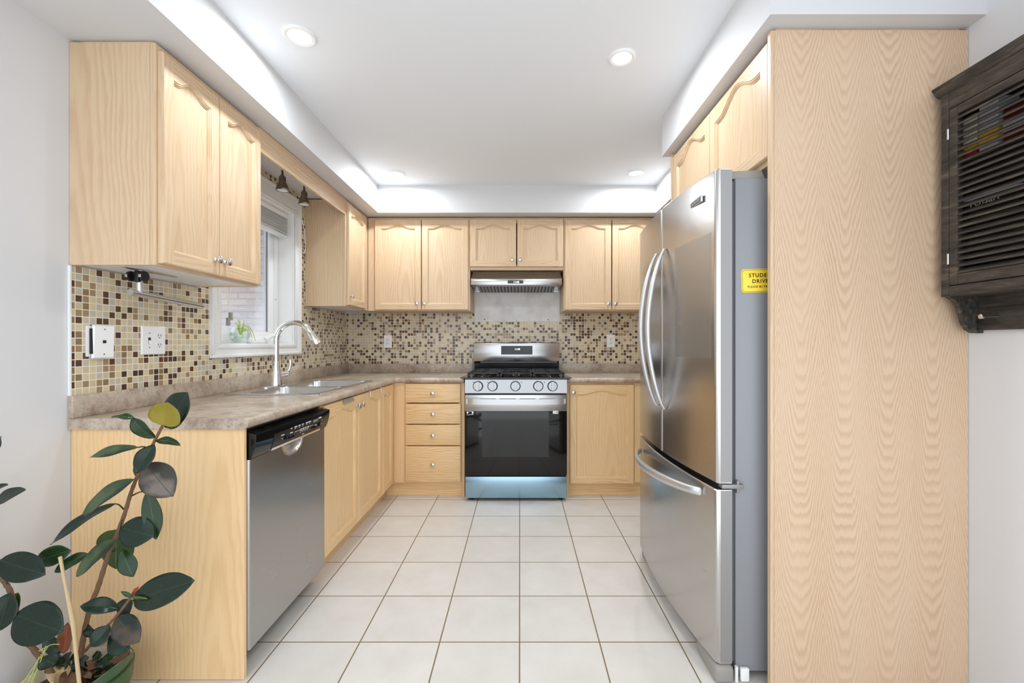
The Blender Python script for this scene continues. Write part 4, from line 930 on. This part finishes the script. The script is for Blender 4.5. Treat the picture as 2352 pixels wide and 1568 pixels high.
def leaf(bx, by, tx, ty, w, mat='leaf_dark', d=1.29, dd=0., N=(.15, -.85, .55), bend=.10, fold=.22, petiole=None, shape=1., curl=0.):
    B_, T_ = zc_(bx, by, d), zc_(tx, ty, d+dd); W = w*.4388*d/F
    X = (T_-B_); L = X.length; X.normalize(); Z = Vector(N); Z = (Z-X*Z.dot(X)).normalized(); Y = Z.cross(X)
    def fn(u, v):
        s = 2*v-1; hw = W/2*(math.sin(PI*min(1, u**shape))**.62 if 0 < u < 1 else 0)*(1-.25*max(0, u-.8)/.2); hw = max(hw, .0006)
        y = s*hw; return (L*u, y*(1-curl*.3*u), bend*L*(4*u*(1-u))*.5+fold*abs(y)*(1-.5*u)-curl*L*u*u*.4+.002*math.sin(9*u+bx)*s)
    m = MB(); m.grid(fn, 18, 10)
    o = m.build('leaf', mat, pl, ang=80); o.rotation_euler = Matrix((X, Y, Z)).transposed().to_euler(); o.location = B_-Vector(pl.location)
    md = o.modifiers.new('thickness', 'SOLIDIFY'); md.thickness = .0008
    if petiole: stem([(petiole[0], petiole[1], petiole[2] if len(petiole) > 2 else 1.305), ((petiole[0]+bx)/2, (petiole[1]+by)/2-8, (d+1.30)/2), (bx, by, d)], .0022, .0018, 'leaf_green', 'petiole')
    return o
leaf(868, 232, 985, 48, 172, d=1.30, N=(-.15, -.95, .25), bend=.05, fold=.08, shape=.95)
leaf(855, 222, 880, 100, 172, 'leaf_olive', 1.262, -.01, (.05, -1, .05), -.12, .18, shape=.75)
leaf(812, 285, 690, 178, 82, 'leaf_green', 1.28, -.03, (-.4, -.7, .6), .18, .25, shape=1.1)
leaf(705, 188, 584, 178, 42, 'leaf_green', 1.25, -.02, (-.1, -.5, .85), .22, .2, shape=.8)
leaf(815, 298, 945, 325, 46, 'leaf_green', 1.275, -.02, (.1, -.6, .8), .16, .2)
leaf(722, 335, 470, 388, 62, 'leaf_dusty', 1.28, -.05, (-.1, -.75, .65), .12, .25, (785, 345))
leaf(812, 322, 715, 470, 96, 'leaf_dark', 1.265, -.03, (.1, -.9, .4), .14, .2)
leaf(770, 420, 712, 488, 84, 'leaf_back', 1.31, .0, (.2, -.9, .3), .05, .1)
leaf(768, 425, 905, 592, 158, 'leaf_grey', 1.27, -.03, (.25, -.9, .4), .08, .12)
leaf(706, 502, 432, 700, 108, 'leaf_dusty', 1.275, -.06, (-.3, -.8, .55), .16, .25)
leaf(602, 630, 265, 845, 74, 'leaf_dark', 1.29, -.06, (-.3, -.75, .6), .14, .25, (648, 660))
leaf(772, 566, 818, 818, 84, 'leaf_green', 1.28, -.01, (.5, -.85, .1), -.08, .15, (692, 588))
leaf(632, 755, 806, 800, 150, 'leaf_dark', 1.265, -.01, (.05, -.9, .4), .05, .06, (640, 715))
leaf(612, 765, 610, 970, 196, 'leaf_back', 1.345, .02, (.05, -1, .15), .03, .05, shape=.8)
leaf(612, 815, 402, 1012, 112, 'leaf_dusty', 1.27, -.06, (-.3, -.8, .55), .12, .2)
leaf(462, 892, 286, 988, 74, 'leaf_green', 1.32, -.03, (-.2, -.8, .55), .10, .22, (600, 880, 1.31))
leaf(640, 872, 700, 1012, 84, 'leaf_green', 1.285, -.01, (.3, -.9, .3), .08, .2, (600, 872, 1.31))
leaf(698, 1140, 1020, 1032, 162, 'leaf_dark', 1.25, -.02, (.1, -.85, .55), .05, .2, shape=.95)
leaf(622, 1182, 420, 1166, 82, 'leaf_dark', 1.25, -.03, (0, -.6, .8), .26, .2)
leaf(690, 1130, 618, 1215, 84, 'leaf_dark', 1.285, 0, (.1, -1, .2), .05, .1)
leaf(612, 1222, 726, 1356, 124, 'leaf_worn', 1.245, -.03, (.1, -.85, .5), .08, .12)
leaf(578, 1270, 474, 1378, 92, 'leaf_dark', 1.26, -.03, (.1, -.9, .4), .05, .2)
leaf(572, 1322, 680, 1396, 104, 'leaf_dark', 1.255, -.02, (.1, -.9, .4), .06, .1)
leaf(458, 1262, 470, 1332, 46, 'leaf_dark', 1.32, 0, (.3, -1, .1), .03, .1)
leaf(690, 1118, 722, 1062, 22, 'leaf_red', 1.258, 0, (.6, -.8, 0), .05, .2)
leaf(700, 1122, 634, 1088, 20, 'leaf_green', 1.25, -.01, (0, -.8, .6), .05, .2)
leaf(690, 1122, 772, 1126, 18, 'leaf_back', 1.25, -.02, (0, -.7, .7), .08, .2)
leaf(-2, 925, 240, 1000, 140, 'leaf_dark', 1.25, -.01, (.1, -.85, .5), .08, .12, (48, 1075, 1.28))
leaf(188, 932, 372, 872, 100, 'leaf_green', 1.29, .01, (.1, -.95, .25), .04, .12)
leaf(58, 1095, -6, 1296, 130, 'leaf_dark', 1.24, -.02, (.2, -.95, .3), .05, .2)
leaf(92, 1095, 40, 1262, 74, 'leaf_back', 1.29, 0, (.2, -.95, .2), .04, .1)
leaf(84, 1210, 326, 1300, 198, 'leaf_dark', 1.23, -.02, (.1, -.85, .5), .05, .1, (72, 1240, 1.28))
leaf(236, 1335, 318, 1412, 76, 'leaf_dark', 1.30, 0, (.1, -.95, .3), .04, .1)
leaf(335, 1412, 358, 1250, 64, 'leaf_red', 1.27, 0, (.3, -.9, .1), .05, .3)
leaf(292, 1468, 212, 1440, 84, 'leaf_dark', 1.235, -.02, (0, -.9, .5), .04, .1)
leaf(-40, 628, 136, 556, 76, 'leaf_dark', 1.26, -.02, (0, -.8, .6), .06, .2)
leaf(-40, 560, 44, 530, 34, 'leaf_dark', 1.29, -.01, (0, -.8, .6), .06, .2)
leaf(-30, 400, 8, 278, 60, 'leaf_dark', 1.26, 0, (-.3, -1, .2), .05, .2)
for k in range(20):
    a = R.uniform(0, 2*PI); x = 320+R.uniform(0, 260); y = 1400+R.uniform(0, 90); L = R.uniform(60, 110)
    leaf(x, y+30, x+L*math.cos(a), y+L*.5*math.sin(a), R.uniform(40, 70), R.choice(['leaf_dark', 'leaf_dark', 'leaf_green']), R.uniform(1.29, 1.37), R.uniform(-.03, .02), (R.uniform(-.4, .4), -.7, .7), .15, .2)
for k in range(12):                                                                            # dry fallen leaves on the soil
    a = R.uniform(0, 2*PI); r = R.uniform(.02, .10); L = R.uniform(.07, .11); th = R.uniform(0, 2*PI); Wd = R.uniform(.03, .055); zb = PZ-.014+.016*R.random()
    def fn(u, v):
        s = 2*v-1; hw = Wd/2*max(.02, math.sin(PI*u)**.7); xx = (u-.5)*L; yy = s*hw
        return (xx*math.cos(th)-yy*math.sin(th), xx*math.sin(th)+yy*math.cos(th), .012*math.sin(3*u+k)+.25*abs(yy)+.004*math.sin(7*v+k))
    o = MB().grid(fn, 10, 6, (0, 0, -.0006)).build('dry_leaf', R.choice(['brown_leaf', 'stake', 'brown_leaf', 'bark']), pl, ang=80); o.location = Vector((r*math.cos(a), r*math.sin(a), zb))
for k, (x0_, y0_, x1_, y1_) in enumerate(((120, 1568, 250, 1380), (165, 1568, 240, 1375), (200, 1500, 215, 1420), (150, 1560, 205, 1430), (205, 1400, 310, 1365))):
    b_ = [(x0_, y0_, 1.22), ((x0_+x1_)/2+8, (y0_+y1_)/2-14, 1.215), (x1_, y1_, 1.20)]
    stem(b_, .0014, .0009, 'grass_blade', 'grass_blade')
st = thing('plant_stake', 'pale broken reed stake leaning in the rubber plant pot', 'stake', tuple(zc_(424, 1640, 1.235)))
sp = [zc_(x, y, d) for x, y, d in ((424, 1650, 1.235), (405, 1480, 1.23), (390, 1330, 1.225), (381, 1245, 1.222), (352, 1105, 1.215), (330, 990, 1.21), (314, 908, 1.205))]
MB().tube(sp, [.0048, .0046, .0045, .0056, .0040, .0038, .0042], 10).build('cane', 'stake', st, world=True, ang=60)
